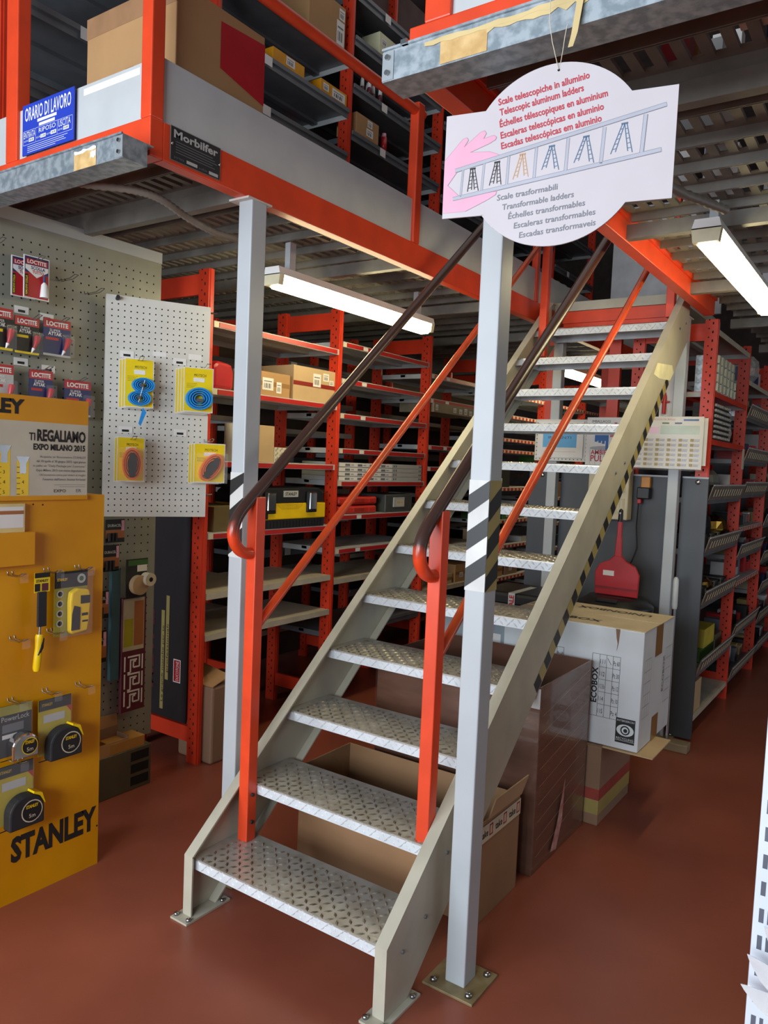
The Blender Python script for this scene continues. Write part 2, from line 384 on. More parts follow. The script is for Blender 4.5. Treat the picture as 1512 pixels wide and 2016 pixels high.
# ------------------------------------------------------------------ mezzanines
def plank_mb(L, slots=True):
    p = MB(); w = 0.2
    p.box(0, L, 0, 0.004, -0.035, 0, DECK); p.box(0, L, w-0.004, w, -0.035, 0, DECK)
    p.box(0, L, 0.004, 0.045, -0.003, 0, DECK); p.box(0, L, 0.155, w-0.004, -0.003, 0, DECK)
    n = int(L/0.055)
    for k in range(n+1):
        x = k*0.055; p.box(x, min(x+0.027, L), 0.045, 0.155, -0.012, 0, DECK)
    for k in range(int(L/0.08)):
        for yy, s in ((-0.0005, -1),): p.disc(0.04+k*0.08, -0.02, 0.006, yy, HOLE, 6)
    return p
def mezz(label, x0, x1, y0, y1, side, nplank):
    m = thing('mezzanine', label, 'mezzanine', (x0, y0, 0)); L = x1-x0; D = y1-y0
    t = 0.05
    MB().box(0, L, 0, t, 2.483, 2.60, ORANGE).build('front_beam', m, bev=0.003)
    if side == 'r':
        b = MB(); b.box(L-t, L, t, D, 2.483, 2.60, ORANGE); b.build('side_beam', m, bev=0.003)
    else:
        b = MB(); b.box(0, 0.055, t, 3.12, 2.483, 2.562, ORANGE); b.box(0, 0.068, t, 3.12, 2.562, 2.60, ORANGE); b.build('side_beam', m, bev=0.002)
    px = 0.03 if side == 'r' else 0.075
    pm = plank_mb(L-0.05-px)
    first = None
    for k in range(nplank):
        if first is None: first = pm.build('floor_plank', m, loc=(px, 0.06, 2.585))
        else:
            o = first.copy(); C.objects.link(o); o.parent = m; o.location = (px, 0.06+0.205*k, 2.585)
    for k in range(4 if side == 'r' else 6):
        MB().box(0.05, L-0.05, 0.45+1.05*k, 0.49+1.05*k, 2.49, 2.545, DECK).build('joist', m)
    if side == 'r': MB().box(0.02, 0.08, 0.05, D, 2.49, 2.56, DECK).build('joist', m)
    return m
PANEL = mat('kick_panel_grey', 'bfc2c2', 0.45, noise=0.04)
ML = mezz('raised platform left of the stairs with grey kick panels on orange beams', -4.6, -2.0, 1.565, 7.4, 'r', 28)
MR = mezz('raised platform right of the stairs with open slotted floor', -1.06, 1.6, 1.565, 8.6, 'l', 34)
# kick panels, uprights and guard rail of the left platform (local origin -4.6, 1.565)
l = 2.6
MB().box(0.3, l-0.03, 0.012, 0.02, 2.60, 2.775, PANEL).build('kick_panel', ML)
MB().box(l-0.02, l-0.012, 0.05, 5.6, 2.60, 2.797, PANEL).build('kick_panel', ML)
MB().box(l-0.05, l, 0, 0.05, 2.60, 3.75, ORANGE).build('upright', ML, bev=0.004)
MB().box(l-0.79-0.025, l-0.79+0.05, 0, 0.05, 2.60, 3.9, ORANGE).build('upright', ML, bev=0.004)
MB().box(l-0.045, l+0.003, 1.49, 1.545, 2.60, 3.235, ORANGE).build('upright', ML, bev=0.006)
MB().box(l-0.04, l, 2.9, 2.945, 2.60, 3.235, ORANGE).build('upright', ML, bev=0.006)
MB().tube([(l-0.02, 0.03, 3.2), (l-0.02, 1.56, 3.2)], 0.023, ORANGE, 12).build('guard_rail', ML)
MB().rect(-0.145, 0.145, 0, 0.022, 0, WHITE).build('white_strip', ML, loc=(l-0.215, 0.0115, 2.742))
# right platform front: upright and kick panel
MB().box(0.04, 0.11, 0, 0.05, 2.60, 3.4, ORANGE).build('upright', MR, bev=0.004)
MB().box(0.11, 2.6, 0.012, 0.02, 2.60, 2.8, PANEL).build('kick_panel', MR)
# galvanised channels along the two platform fronts
def channel(label, x0, x1, zb, right_end):
    g = thing('steel_channel', label, 'beam', (x0, 1.45, zb)); L = x1-x0
    m = MB(); m.box(0, L, 0, 0.003, 0, 0.068, GALV); m.box(0, L, 0.003, 0.087, 0, 0.003, GALV); m.box(0, L, 0.003, 0.11, 0.065, 0.068, GALV)
    m.box(0, 0.003, 0.003, 0.087, 0.003, 0.065, GALV); m.box(L-0.003, L, 0.003, 0.087, 0.003, 0.065, GALV)
    m.box(0, L, -0.006, 0.0, 0.066, 0.071, GALV); m.build('channel_body', g)
    e = L-0.03 if right_end else 0.0
    MB().box(e, e+0.03, -0.002, 0, 0.002, 0.064, mat('galv_end', 'aeb6ba', 0.35, metal=0.5)).build('end_cover', g)
    for z in (0.017, 0.05):
        MB().tube([(e+0.015, -0.002, z), (e+0.015, -0.008, z)], 0.006, STEEL, 8).build('bolt', g)
    return g
gl = channel('galvanised steel channel under the left platform front, with one paper tape patch', -4.6, -1.975, 2.432, True)
gr = channel('galvanised steel channel over the hanging ladder sign, with torn tape', -1.05, 1.6, 2.424, False)
def ragged(mb, x0, x1, z0, z1, y, m, n=12, amp=0.006):
    rr = random.Random(int(x0*1000)); a = [(x0+(x1-x0)*i/n, z0+(rr.random()*amp)) for i in range(n+1)]; b = [(x0+(x1-x0)*i/n, z1-(rr.random()*amp)) for i in range(n+1)]
    return mb.poly(a + b[::-1], y, m)
t = MB(); t.rect(2.387, 2.498, 0.0, 0.052, -0.0012, TAPE2); ragged(t, 2.387, 2.498, 0.045, 0.06, -0.0018, WHITE); ragged(t, 2.47, 2.497, 0.02, 0.048, -0.0018, WHITE, 6, 0.01); t.build('tape_patch', gl)
t = MB(); t.rect(0.15, 0.262, 0.003, 0.05, -0.0012, TAPE2); ragged(t, 0.11, 0.46, 0.045, 0.062, -0.0018, mat('peeled_tape', 'c9b37f', 0.7, noise=0.1), 16); ragged(t, 0.26, 0.5, 0.034, 0.06, -0.0015, MATS['peeled_tape'], 14, 0.012); t.build('tape_patch', gr)
t = MB(); t.add([(0.456, -0.006, 0.062), (0.47, -0.006, 0.062), (0.462, -0.014, -0.02), (0.455, -0.016, -0.045), (0.445, -0.016, -0.045), (0.449, -0.013, -0.02)], [(0,1,2,3,4,5)], MATS['peeled_tape']); t.build('hanging_tape_end', gr)
MB().box(0.052, 0.068, -0.01, 0.0, 0.066, 0.076, STEEL).build('clip', gr)

# panel sign, maker plate
s = thing('working_hours_sign', 'blue Italian working hours sign on the grey kick panel', 'sign', (-2.545, 1.566, 2.604))
m = MB(); m.box(-0.153, 0.153, -0.004, 0, 0, 0.172, BLUE)
m.text('ORARIO DI LAVORO', 0, 0.115, 0.047, -0.0046, WHITE, width=0.275, align='C', bold=0.01)
m.rect(-0.06, 0.055, 0.1, 0.11, -0.0046, WHITE); m.rect(-0.05, 0.045, 0.085, 0.095, -0.0046, WHITE)
m.frame(-0.147, 0.147, 0.034, 0.082, 0.001, -0.0046, WHITE); m.rect(-0.07, -0.069, 0.034, 0.082, -0.0046, WHITE); m.rect(0.06, 0.061, 0.034, 0.082, -0.0046, WHITE)
m.text('ENTRATA', -0.143, 0.057, 0.022, -0.0046, WHITE, width=0.07); m.text('RIPOSO', -0.05, 0.062, 0.016, -0.0046, WHITE, width=0.1); m.text('USCITA', 0.066, 0.057, 0.023, -0.0046, WHITE, width=0.07)
for x in (-0.112, -0.04, 0.022, 0.095):
    m.rect(x, x+0.032, 0.042, 0.054, -0.0046, WHITE)
for x, tx in ((-0.112, '08.00'), (-0.04, '12.00'), (0.022, '14.00'), (0.095, '18.00')): m.text(tx, x+0.004, 0.0445, 0.0075, -0.005, BLACKINK, width=0.024)
for x in (-0.142, -0.066, -0.004, 0.064): m.text('ALLE ORE', x, 0.045, 0.006, -0.0046, WHITE, width=0.026)
for k, (a, bb) in enumerate(((-0.12, 0.12), (-0.12, 0.1), (-0.12, 0.11), (-0.12, 0.05))): m.rect(a, bb, 0.026-k*0.0065, 0.0275-k*0.0065, -0.0046, WHITE)
m.build('sign_plate', s)
s = thing('maker_plate', 'black metal maker plate riveted to the orange side beam', 'plate', (-1.999, 1.745, 2.494), E90)
m = MB(); m.box(-0.105, 0.105, -0.003, 0, 0, 0.106, mat('plate_rim', '9a948c', 0.4, metal=0.6)); m.rect(-0.103, 0.103, 0.002, 0.104, -0.0034, BLACKM)
m.text('Morbilfer', -0.093, 0.073, 0.024, -0.004, SILVER, width=0.185, bold=0.03)
for k in range(5): m.rect(-0.085, 0.07+0.01*(k % 3), 0.06-k*0.008, 0.0625-k*0.008, -0.004, DARKSHELF)
m.rect(-0.04, 0.005, 0.008, 0.018, -0.004, SILVER); m.rect(0.055, 0.095, 0.006, 0.016, -0.004, SILVER); m.text('portata', -0.09, 0.01, 0.008, -0.004, DARKSHELF, width=0.04); m.text('scaffale', 0.012, 0.008, 0.008, -0.004, DARKSHELF, width=0.035)
m.build('name_plate', s)
for x in (-0.1, 0.1): MB().lathe(0, 0, [(0.005, 0), (0.004, 0.004)], CHROME, 8).build('rivet', s, loc=(x, -0.003, 0.05)).rotation_euler = (PI/2, 0, 0)

# flexible conduit and fluorescent lamps
pts = [(-2.42, 1.54, 2.475), (-2.36, 1.585, 2.46), (-2.26, 1.70, 2.46), (-2.235, 1.80, 2.455), (-2.27, 1.95, 2.44), (-2.29, 2.10, 2.43), (-2.31, 2.25, 2.44), (-2.36, 2.40, 2.45)]
cv = []; 
for i in range(len(pts)-1):
    P0, P1, P2, P3 = [Vector(pts[max(0, min(len(pts)-1, i+k))]) for k in (-1, 0, 1, 2)]
    for k in range(12):
        q = k/12; cv.append(0.5*((2*P1)+(-P0+P2)*q+(2*P0-5*P1+4*P2-P3)*q*q+(-P0+3*P1-3*P2+P3)*q**3))
cv.append(Vector(pts[-1]))
solid(MB().tube(cv, [0.0145 if i % 2 else 0.0115 for i in range(len(cv))], CONDUIT, 10), 'conduit', 'ribbed grey flexible conduit looping under the left platform', 'conduit')
cv = [(-0.75, 1.66, 2.46), (-0.74, 1.72, 2.40), (-0.71, 1.85, 2.37), (-0.62, 2.4, 2.40), (-0.56, 2.7, 2.43)]
cv2 = []
for i in range(len(cv)-1):
    for k in range(14): cv2.append(Vector(cv[i]).lerp(Vector(cv[i+1]), k/14))
solid(MB().tube(cv2, [0.016 if i % 2 else 0.0125 for i in range(len(cv2))], CONDUIT, 10), 'conduit', 'ribbed grey flexible conduit partly behind the hanging ladder sign', 'conduit')
def lamp(label, loc, L=1.33, first=None):
    t = thing('fluorescent_lamp', label, 'lamp', loc, E90, None)
    w = 0.05
    MB().prism([(-w, 0.0), (w, 0.0), (w*0.8, 0.035), (-w*0.8, 0.035)], -L/2, L/2, 'x', WHITE).build('housing', t)
    MB().prism([(-w*0.96, 0.0), (-w*0.8, -0.04), (-w*0.5, -0.055), (w*0.5, -0.055), (w*0.8, -0.04), (w*0.96, 0.0)], -L/2+0.03, L/2-0.03, 'x', TUBE).build('lit_cover', t)
    for sx in (-1, 1):
        MB().prism([(-w, 0.004), (-w*0.86, -0.045), (w*0.86, -0.045), (w, 0.004)], sx*(L/2-0.03), sx*L/2, 'x', mat('lamp_end_plastic', 'd9d2b2', 0.35)).build('end_cap', t)
        MB().box(sx*(L/2-0.12)-0.02, sx*(L/2-0.12)+0.02, -0.015, 0.015, 0.035, 2.55-loc[2], GREY).build('mounting_bracket', t)
    return t
lamp('lit fluorescent tube lamp under the left platform beside the stairs', (-2.42, 3.23, 2.385))
lamp('lit fluorescent tube lamp hung under the right slotted platform', (-0.655, 3.53, 2.425), 1.38)
lamp('distant lit fluorescent lamp glimpsed between the upper stair treads', (-2.5, 6.75, 2.42))

# ------------------------------------------------------------------ hanging ladder sign
s = thing('hanging_sign', 'white die-cut ladder sign hanging on string below the right platform', 'sign', (-0.627, 1.445, 2.187), math.radians(11.7))
R = 0.174; bx, bz = 0.2235, 0.102
a0 = math.asin(bz/R)
out = [(-bx, -bz-0.002), (-R*math.cos(a0)*0.95, -bz-0.002)]
n = 28
for i in range(n+1):
    a = PI + a0 + (PI-2*a0)*i/n; out.append((R*math.cos(a), R*math.sin(a)))
out += [(bx, -bz), (bx, bz)]
for i in range(n+1):
    a = a0 + (PI-2*a0)*i/n; out.append((R*math.cos(a), R*math.sin(a)))
out += [(-bx, bz)]
m = MB(); m.prism(out, 0, 0.004, 'y', WHITEG)
yp = -0.0008
hand = [(-0.2235, 0.0125), (-0.186, 0.052), (-0.178, 0.054), (-0.1745, 0.0487), (-0.183, 0.036), (-0.150, 0.061), (-0.142, 0.0635), (-0.1374, 0.058), (-0.143, 0.0478), (-0.122, 0.0523), (-0.1161, 0.048), (-0.118, 0.043), (-0.130, 0.037), (-0.1695, 0.0239), (-0.15, 0.0225), (-0.13, 0.021), (-0.1145, 0.0155), (-0.1071, 0.0108), (-0.15, 0.0), (-0.1938, -0.0099), (-0.2149, -0.0376), (-0.1873, -0.063), (-0.1103, -0.059), (-0.112, -0.065), (-0.1278, -0.0736), (-0.15, -0.083), (-0.1745, -0.0932), (-0.2233, -0.0933)]
m.poly(hand, yp, PINK)
for i in range(len(hand)-1):
    if i != 26: m.line(hand[i], hand[i+1], 0.0009, yp-0.0001, PINKLINE)
def bar(a, b, t):
    m.line(a, b, t+0.0016, yp-0.0002, GREYINK); m.line(a, b, t, yp-0.0004, LGREYINK)
bar((-0.2, -0.0099), (0.204, 0.0686), 0.0066); bar((-0.2022, -0.0662), (0.1995, -0.0123), 0.0066)
rungs = [((-0.1826, -0.0101), (-0.1855, -0.0625)), ((-0.1388, -0.0019), (-0.1415, -0.0544)), ((-0.0883, 0.0074), (-0.0903, -0.0479)), ((-0.0337, 0.018), (-0.0356, -0.0398)), ((0.0275, 0.0288), (0.0253, -0.0326)), ((0.095, 0.0411), (0.0916, -0.0265)), ((0.1683, 0.0551), (0.1648, -0.0136))]
for i in range(6):
    (a, b), (c, d) = rungs[i], rungs[i+1]; m.poly([(b[0]+0.002, b[1]), (d[0], d[1]-0.001), (c[0], c[1]-0.001), (a[0]+0.002, a[1])], yp-0.0001, WHITEG)
for i, (a, b) in enumerate(rungs): bar(a, b, 0.003 + i*0.0005)
lads = [((-0.1623, -0.010), (-0.1691, -0.0542), (-0.1507, -0.0542), BLACKINK), ((-0.1118, -0.0023), (-0.1238, -0.0464), (-0.104, -0.0466), BLACKINK), ((-0.0609, 0.0074), (-0.0759, -0.0391), (-0.0497, -0.0367), TANINK), ((-0.0036, 0.0166), (-0.0191, -0.0263), (0.01, -0.0294), BLUEINK), ((0.0615, 0.027), (0.0429, -0.0196), (0.0761, -0.0232), BLUEINK), ((0.1314, 0.0426), (0.1109, -0.0108), (0.1459, -0.0115), BLUEINK)]
for top, l1, r1, mm in lads:
    w2 = 0.0035
    for base, sh in ((l1, -1), (r1, 1)):
        for o in (-w2, w2):
            m.line((top[0]+sh*0.002+o*0.6, top[1]), (base[0]+o*1.2+sh*-0.002, base[1]+(0.003 if o*sh < 0 else 0)), 0.0017, yp-0.0006, mm)
        for k in range(1, 6):
            q = k/6; cx = top[0]+sh*0.002 + (base[0]-top[0]-sh*0.004)*q; cz = top[1]+(base[1]-top[1])*q
            m.line((cx-w2*(0.6+0.5*q), cz-0.0008), (cx+w2*(0.6+0.5*q), cz+0.0004), 0.0013, yp-0.0005, mm)
    m.line((top[0]-0.006, top[1]), (top[0]+0.006, top[1]+0.001), 0.0035, yp-0.0006, mm)
for tx, x, z, w2 in (('Scale telescopiche in alluminio', -0.1152, 0.109, 0.179), ('Telescopic aluminum ladders', -0.1112, 0.0888, 0.165), ('Échelles télescopiques en aluminium', -0.11, 0.0659, 0.210), ('Escaleras telescópicas en aluminio', -0.107, 0.0435, 0.201), ('Escadas telescópicas em aluminio', -0.1048, 0.0228, 0.196)):
    m.text(tx, x, z, 0.0132, yp, REDINK, width=w2, bold=0.022, rot=math.radians(8.9))
for tx, x, z, w2 in (('Scale trasformabili', -0.1087, -0.0777, 0.122), ('Transformable ladders', -0.0962, -0.097, 0.141), ('Échelles transformables', -0.0838, -0.1159, 0.151), ('Escaleras transformables', -0.0713, -0.1353, 0.159), ('Escadas transformaveis', -0.0597, -0.1546, 0.149)):
    m.text(tx, x, z, 0.0115, yp, GREYINK, width=w2, bold=0.012, shear=0.12, rot=math.radians(5.4))
m.disc(0.0012, 0.1601, 0.0025, yp-0.0002, HOLE)
m.build('sign_board', s)
st = MB(); st.tube([(0.0012, -0.002, 0.1605), (-0.012, -0.012, 0.21), (-0.018, -0.018, 0.245), (-0.018, -0.02, 0.305)], 0.0008, mat('string', 'cfc4ae', 0.8), 5)
st.tube([(0.0012, 0.004, 0.1605), (0.008, -0.006, 0.19), (0.012, -0.012, 0.215), (0.016, -0.016, 0.235)], 0.0008, MATS['string'], 5); st.build('string', s)

# ------------------------------------------------------------------ shelving racks
def upright_mb(z0, z1, holes=True):
    u = MB(); u.box(0, 0.036, 0, 0.07, z0, z1, ORANGE2)
    u.box(0.010, 0.026, -0.004, 0, z0, z1, ORANGE2)
    if holes:
        z = z0+0.05
        while z < z1-0.03:
            for yy in (0.022,):
                u.add([(-0.0006, yy, z), (-0.0006, yy, z+0.014), (-0.0006, yy+0.008, z+0.014), (-0.0006, yy+0.008, z)], [(0,1,2,3)], HOLE)
                u.add([(-0.0006, yy+0.022, z+0.024), (-0.0006, yy+0.022, z+0.031), (-0.0006, yy+0.030, z+0.031), (-0.0006, yy+0.030, z+0.024)], [(0,1,2,3)], HOLE)
            z += 0.05
    return u
UP = {}
def rack(label, loc, w, d, z0, z1, shelves, rotz=E90, end=False, back=None, body=None, group=None, brace=True):
    t = thing('shelving_rack', label, 'shelving', loc, rotz, group)
    key = (z0, z1)
    if key not in UP: UP[key] = None
    def upr(x, y):
        if UP[key] is None: UP[key] = upright_mb(z0, z1).build('upright', t); o = UP[key]
        else: o = UP[key].copy(); C.objects.link(o); o.parent = t
        o.location = (x, y, 0); return o
    upr(0, 0); upr(0, d-0.07)
    if end: upr(w, 0); upr(w, d-0.07)
    if brace:
        MB().box(0.008, 0.028, 0.07, d-0.07, z1-0.12, z1-0.02, ORANGE2).build('frame_beam', t)
        MB().box(0.008, 0.028, 0.07, d-0.07, z0+0.1, z0+0.18, ORANGE2).build('frame_beam', t)
    for sh in shelves:
        z, kind = sh[0], sh[1]
        bm = {'s': SHELFW, 'b': SHELFB, 'd': DARKSHELF, 'c': SHELFW, 'o': ORANGE2, 't': DARKSHELF}[kind]
        m = MB(); x0, x1 = 0.04, w-0.004
        m.box(x0, x1, 0.002, d-0.02, z-0.003, z, bm); m.box(x0, x1, -0.002, 0.002, z-0.032, z, bm); m.box(x0, x1, d-0.024, d-0.02, z-0.032, z-0.003, bm)
        m.box(x0, x0+0.003, 0.002, d-0.024, z-0.032, z-0.003, SHELFW if kind != 'd' else DARKSHELF); m.box(x1-0.003, x1, 0.002, d-0.024, z-0.032, z-0.003, SHELFW)
        m.box(x0, x1, d*0.5-0.02, d*0.5+0.02, z-0.02, z-0.003, bm)
        so = m.build('shelf', t)
        if kind == 's':
            p = MB(); p.box(x0+0.035, x1-0.02, -0.006, -0.002, z-0.029, z-0.005, REDSTRIP); p.rect(x0+0.005, x0+0.033, z-0.03, z-0.004, -0.0025, BREAK); p.rect(x0+0.2, x0+0.25, z-0.028, z-0.006, -0.0065, PAPER)
            p.build('price_rail', so)
        elif kind == 'c':
            p = MB(); p.box(x0, x1, -0.006, -0.002, z-0.029, z-0.005, REDSTRIP); q = x0+0.02
            while q < x1-0.05: p.rect(q, q+0.035, z-0.028, z-0.006, -0.0065, BREAK); q += 0.075
            p.build('price_rail', so)
        elif kind == 'd':
            p = MB(); p.box(x0, x1, -0.012, -0.002, z, z+0.022, DARKSHELF); p.rect(x0+0.28, x0+0.34, z-0.028, z+0.02, -0.0125, PAPER); p.build('front_lip', so)
        elif kind == 't':
            p = MB(); p.prism([(-0.03, z+0.085), (-0.034, z+0.085), (-0.008, z-0.01), (-0.002, z-0.01)], x0-0.005, x1+0.002, 'x', mat('tray_front_grey', '857c70', 0.4, metal=0.2))
            p.box(x0-0.005, x1+0.002, -0.036, -0.028, z+0.076, z+0.085, SILVER)
            for k in range(12): 
                q = x0+0.05+k*(x1-x0-0.1)/12; p.add([(q, -0.0295, z+0.055), (q+0.045, -0.0295, z+0.055), (q+0.045, -0.0175, z+0.012), (q, -0.0175, z+0.012)], [(3,2,1,0)], BREAK)
            p.build('tray_front', so)
    if back: MB().box(0.036, w, d-0.012, d-0.006, z0+0.05, z1-0.05, back).build('back_panel', t)
    return t
XA = -2.9; BW = 1.045
YB = [2.635, 3.675, 4.72, 5.765, 6.81, 7.855]
levels = [
 [(2.235, 's'), (1.905, 's'), (1.545, 's'), (1.18, 's'), (0.872, 'b'), (0.66, 'b')],
 [(2.29, 's'), (2.07, 's'), (1.86, 's'), (1.647, 's'), (1.447, 's'), (1.237, 's'), (1.028, 's'), (0.84, 'b'), (0.5, 'd')],
 [(2.22, 's'), (2.045, 's'), (1.71, 's'), (1.555, 's'), (1.25, 's'), (0.95, 's'), (0.65, 'b')],
 [(2.2, 'c'), (2.022, 'c'), (1.822, 'c'), (1.725, 'c'), (1.4, 'c'), (1.12, 'c'), (0.9, 'c'), (0.62, 'c'), (0.3, 'b')],
 [(2.2, 'c'), (1.95, 'c'), (1.6, 'c'), (1.3, 'c'), (1.05, 'c'), (0.8, 'c'), (0.5, 'c')],
 [(2.2, 'c'), (1.9, 'c'), (1.5, 'c'), (1.2, 'c'), (0.9, 'c'), (0.6, 'c')]]
names = ['nearest rack bay of the left shelving row, beside the white pegboard', 'second rack bay of the left shelving row, holding flat metal shelf panels', 'third rack bay of the left shelving row, behind the stair handrail', 'fourth rack bay of the left row, seen through the stairs with chequered price rails', 'fifth rack bay of the left shelving row, deep in the aisle behind the stairs', 'farthest rack bay of the left shelving row at the end of the aisle']
for i in range(6):
    rack(names[i], (XA, YB[i], 0), BW, 0.5, 0, 2.48, levels[i], end=(i == 5))
rearn = ['rack bay directly behind the nearest left-row bay, mostly in shadow', 'rack bay directly behind the second left-row bay, mostly in shadow', 'rack bay directly behind the third left-row bay, mostly in shadow', 'rack bay directly behind the fourth left-row bay, mostly in shadow', 'rack bay directly behind the fifth left-row bay, mostly in shadow']
for i in range(5):
    rack(rearn[i], (XA-0.62, YB[i]-0.06, 0), BW, 0.45, 0, 2.48, [(z-0.09, 'b' if k % 3 else 'd') for k, (z, q) in enumerate(levels[i])], back=mat('shadow_back', '4a3f38', 0.8))
uplev = [[(3.55, 'd'), (3.25, 'd'), (2.95, 'd'), (3.95, 'd')], [(3.61, 'd'), (3.90, 'd'), (3.36, 'd'), (4.35, 'd')], [(4.31, 'd'), (4.05, 'd'), (3.775, 'd'), (3.505, 'd'), (3.2, 'd')], [(4.25, 'd'), (3.95, 'd'), (3.68, 'd'), (3.45, 'd'), (3.15, 'd')], [(3.9, 'd'), (3.6, 'd'), (3.3, 'd'), (3.0, 'd')], [(3.8, 'd'), (3.45, 'd'), (3.13, 'd'), (2.85, 'd')]]
upn = ['upper-floor dark shelving bay behind the working hours sign', 'upper-floor dark shelving bay holding the yellow boxes', 'upper-floor dark shelving bay with the white-capped bottles', 'upper-floor dark shelving bay left of the hanging sign', 'upper-floor dark shelving bay hidden mostly by the hanging sign', 'upper-floor dark shelving bay above the stair landing with yellow binders']
upy = [1.59] + YB
DB = mat('upper_back', '5a4a48', 0.8)
for i in range(6):
    rack(upn[i], (XA, upy[i], 0), BW, 0.5, 2.6, 5.1, uplev[i], back=DB, end=(i == 5))

# middle double row: bays facing the right aisle and bays facing the left one
clev = [[(2.425, 'b'), (2.07, 'o'), (1.79, 'o'), (1.44, 't'), (1.13, 't'), (0.81, 't'), (0.395, 't'), (0.13, 'b')],
        [(2.25, 'b'), (2.0, 't'), (1.7, 't'), (1.46, 't'), (1.22, 'c'), (1.02, 't'), (0.83, 'c'), (0.45, 't'), (0.14, 't')],
        [(2.1, 't'), (1.8, 't'), (1.5, 't'), (1.2, 't'), (0.9, 't'), (0.65, 't'), (0.4, 't'), (0.15, 't')]]
cn = ['rack end bay facing the right aisle, with stacked metal parts and tilted tray fronts', 'second rack bay along the right aisle, cream tray fronts', 'third rack bay along the right aisle', 'fourth rack bay along the right aisle, at the frame edge']
for i in range(4):
    rack(cn[i], (-1.0, 4.78+1.05*i, 0), 1.05, 0.48, 0, 2.48, clev[min(i, 2)], end=(i == 3), back=mat('mid_back', '5c5d5f', 0.7))
rack('rack bay facing the left aisle, backing onto the dark panels', (-2.03, 5.85, 0), 1.05, 0.48, 0, 2.48, [(2.1, 'c'), (1.7, 'c'), (1.3, 'c'), (0.9, 'c'), (0.5, 'c')], rotz=-E90, end=True)
rack('second rack bay facing the left aisle behind the stairs', (-2.03, 6.90, 0), 1.05, 0.48, 0, 2.48, [(2.1, 'c'), (1.7, 'c'), (1.3, 'c'), (0.9, 'c'), (0.5, 'c')], rotz=-E90)
# dark end panels between the white columns
def panel(label, x0, x1):
    p = thing('end_panel', label, 'panel', ((x0+x1)/2, 4.745, 0)); w = (x1-x0)/2
    MB().box(-w, w, 0, 0.02, 0.01, 1.56, ANTH).build('sheet', p)
    MB().box(-w, w, -0.004, 0.024, 1.556, 1.566, GREY).build('top_trim', p)
    MB().lathe(0, 0, [(0.016, 0), (0.014, 0.006)], CHROME, 14).build('fixing_washer', p, loc=(w*0.2, 0, 1.535)).rotation_euler = (PI/2, 0, 0)
    return p
panel('dark grey end panel at the rack corner right of the white column', -1.13, -0.985)
panel('wide dark grey panel behind the red dustpan', -1.88, -1.20)
panel('narrow dark grey panel at the left, seen between the stair treads', -2.1, -1.95)

# big anthracite side panel and stickers on the nearest left rack
sp = thing('rack_side_panel', 'black side panel of the left rack with yellow stickers, under the white pegboard', 'panel', (-2.972, 2.630, 0.18))
MB().box(-0.40, 0, -0.006, 0.004, 0.02, 2.02, mat('black_side_panel', '1e1b1e', 0.55, noise=0.15)).build('sheet', sp)
m = MB(); m.rect(-0.2, -0.175, 0.06, 0.58, -0.0075, YELTAPE); m.rect(-0.165, -0.14, 0.22, 0.66, -0.0075, YELTAPE)
m.rect(-0.10, -0.045, 0.22, 0.34, -0.0075, WHITE); m.rect(-0.095, -0.05, 0.225, 0.335, -0.008, RED)
m.text('DUCOTONE', -0.058, 0.23, 0.022, -0.0085, WHITE, width=0.1, rot=PI/2); m.text('Le grandi marche per te', -0.178, 0.1, 0.016, -0.008, BLACKINK, width=0.4, rot=PI/2); m.text('professionali', -0.143, 0.26, 0.016, -0.008, BLACKINK, width=0.25, rot=PI/2)
m.text('METAS', -0.255, 0.16, 0.05, -0.0075, MAROON, width=0.42, rot=PI/2, bold=0.03)
m.build('stickers', sp)

# ------------------------------------------------------------------ cartons
def carton(label, loc, w, d, h, rotz=0.0, m=CARD, tape=True, labels=(), name='carton', cat='carton', group=None, bev=0.002, tapem=TAPE):
    t = thing(name, label, cat, loc, rotz, group)
    MB().box(0, w, 0, d, 0, h, m).build('box_body', t, bev=bev)
    if tape:
        tp = MB(); z = h*0.5
        tp.rect(-0.0005, w+0.0005, z-0.012, z+0.012, -0.001, tapem); tp.box(w*0.5-0.02, w*0.5+0.02, -0.001, d+0.001, h-0.0, h+0.0008, tapem)
        tp.build('packing_tape', t)
    if labels:
        lb = MB()
        for x, z, lw, lh in labels:
            lb.rect(x, x+lw, z, z+lh, -0.0016, PAPER)
            for k in range(5): lb.rect(x+lw*0.15+k*lw*0.14, x+lw*0.15+k*lw*0.14+lw*(0.05+0.03*(k % 2)), z+lh*0.15, z+lh*0.55, -0.002, BLACKINK)
            lb.rect(x+lw*0.12, x+lw*0.85, z+lh*0.68, z+lh*0.76, -0.002, GREYINK)
        lb.build('paper_label', t)
    return t
RX = XA  # face of the left racks
carton('small brown carton with one barcode label, on the second shelf of the nearest left rack', (RX-0.01, 3.00, 1.905), 0.26, 0.25, 0.128, E90, CARD, True, [(0.04, 0.03, 0.085, 0.065), (0.15, 0.02, 0.04, 0.06)])
carton('large tape-wrapped carton with three labels beside the small brown carton', (RX-0.02, 3.30, 1.905), 0.385, 0.3, 0.195, E90, CARD2, True, [(0.17, 0.09, 0.07, 0.075), (0.26, 0.13, 0.055, 0.045), (0.32, 0.11, 0.04, 0.03)], tapem=mat('dark_red_tape', '8a2d24', 0.3))
carton('tall pale carton standing on the middle shelf of the nearest left rack', (RX-0.03, 3.02, 1.545), 0.15, 0.15, 0.2, E90, CARD2, False)
t = carton('little white printed box next to the tall pale carton', (RX-0.03, 3.175, 1.545), 0.118, 0.1, 0.085, E90, mat('printed_cream', 'd9d3bd', 0.6), False)
m = MB()
for k in range(3):
    for j in range(3): m.text('pil', 0.008+k*0.036, 0.012+j*0.026, 0.012, -0.0012, BLACKINK, width=0.024, rot=0.5)
m.build('printing', t)
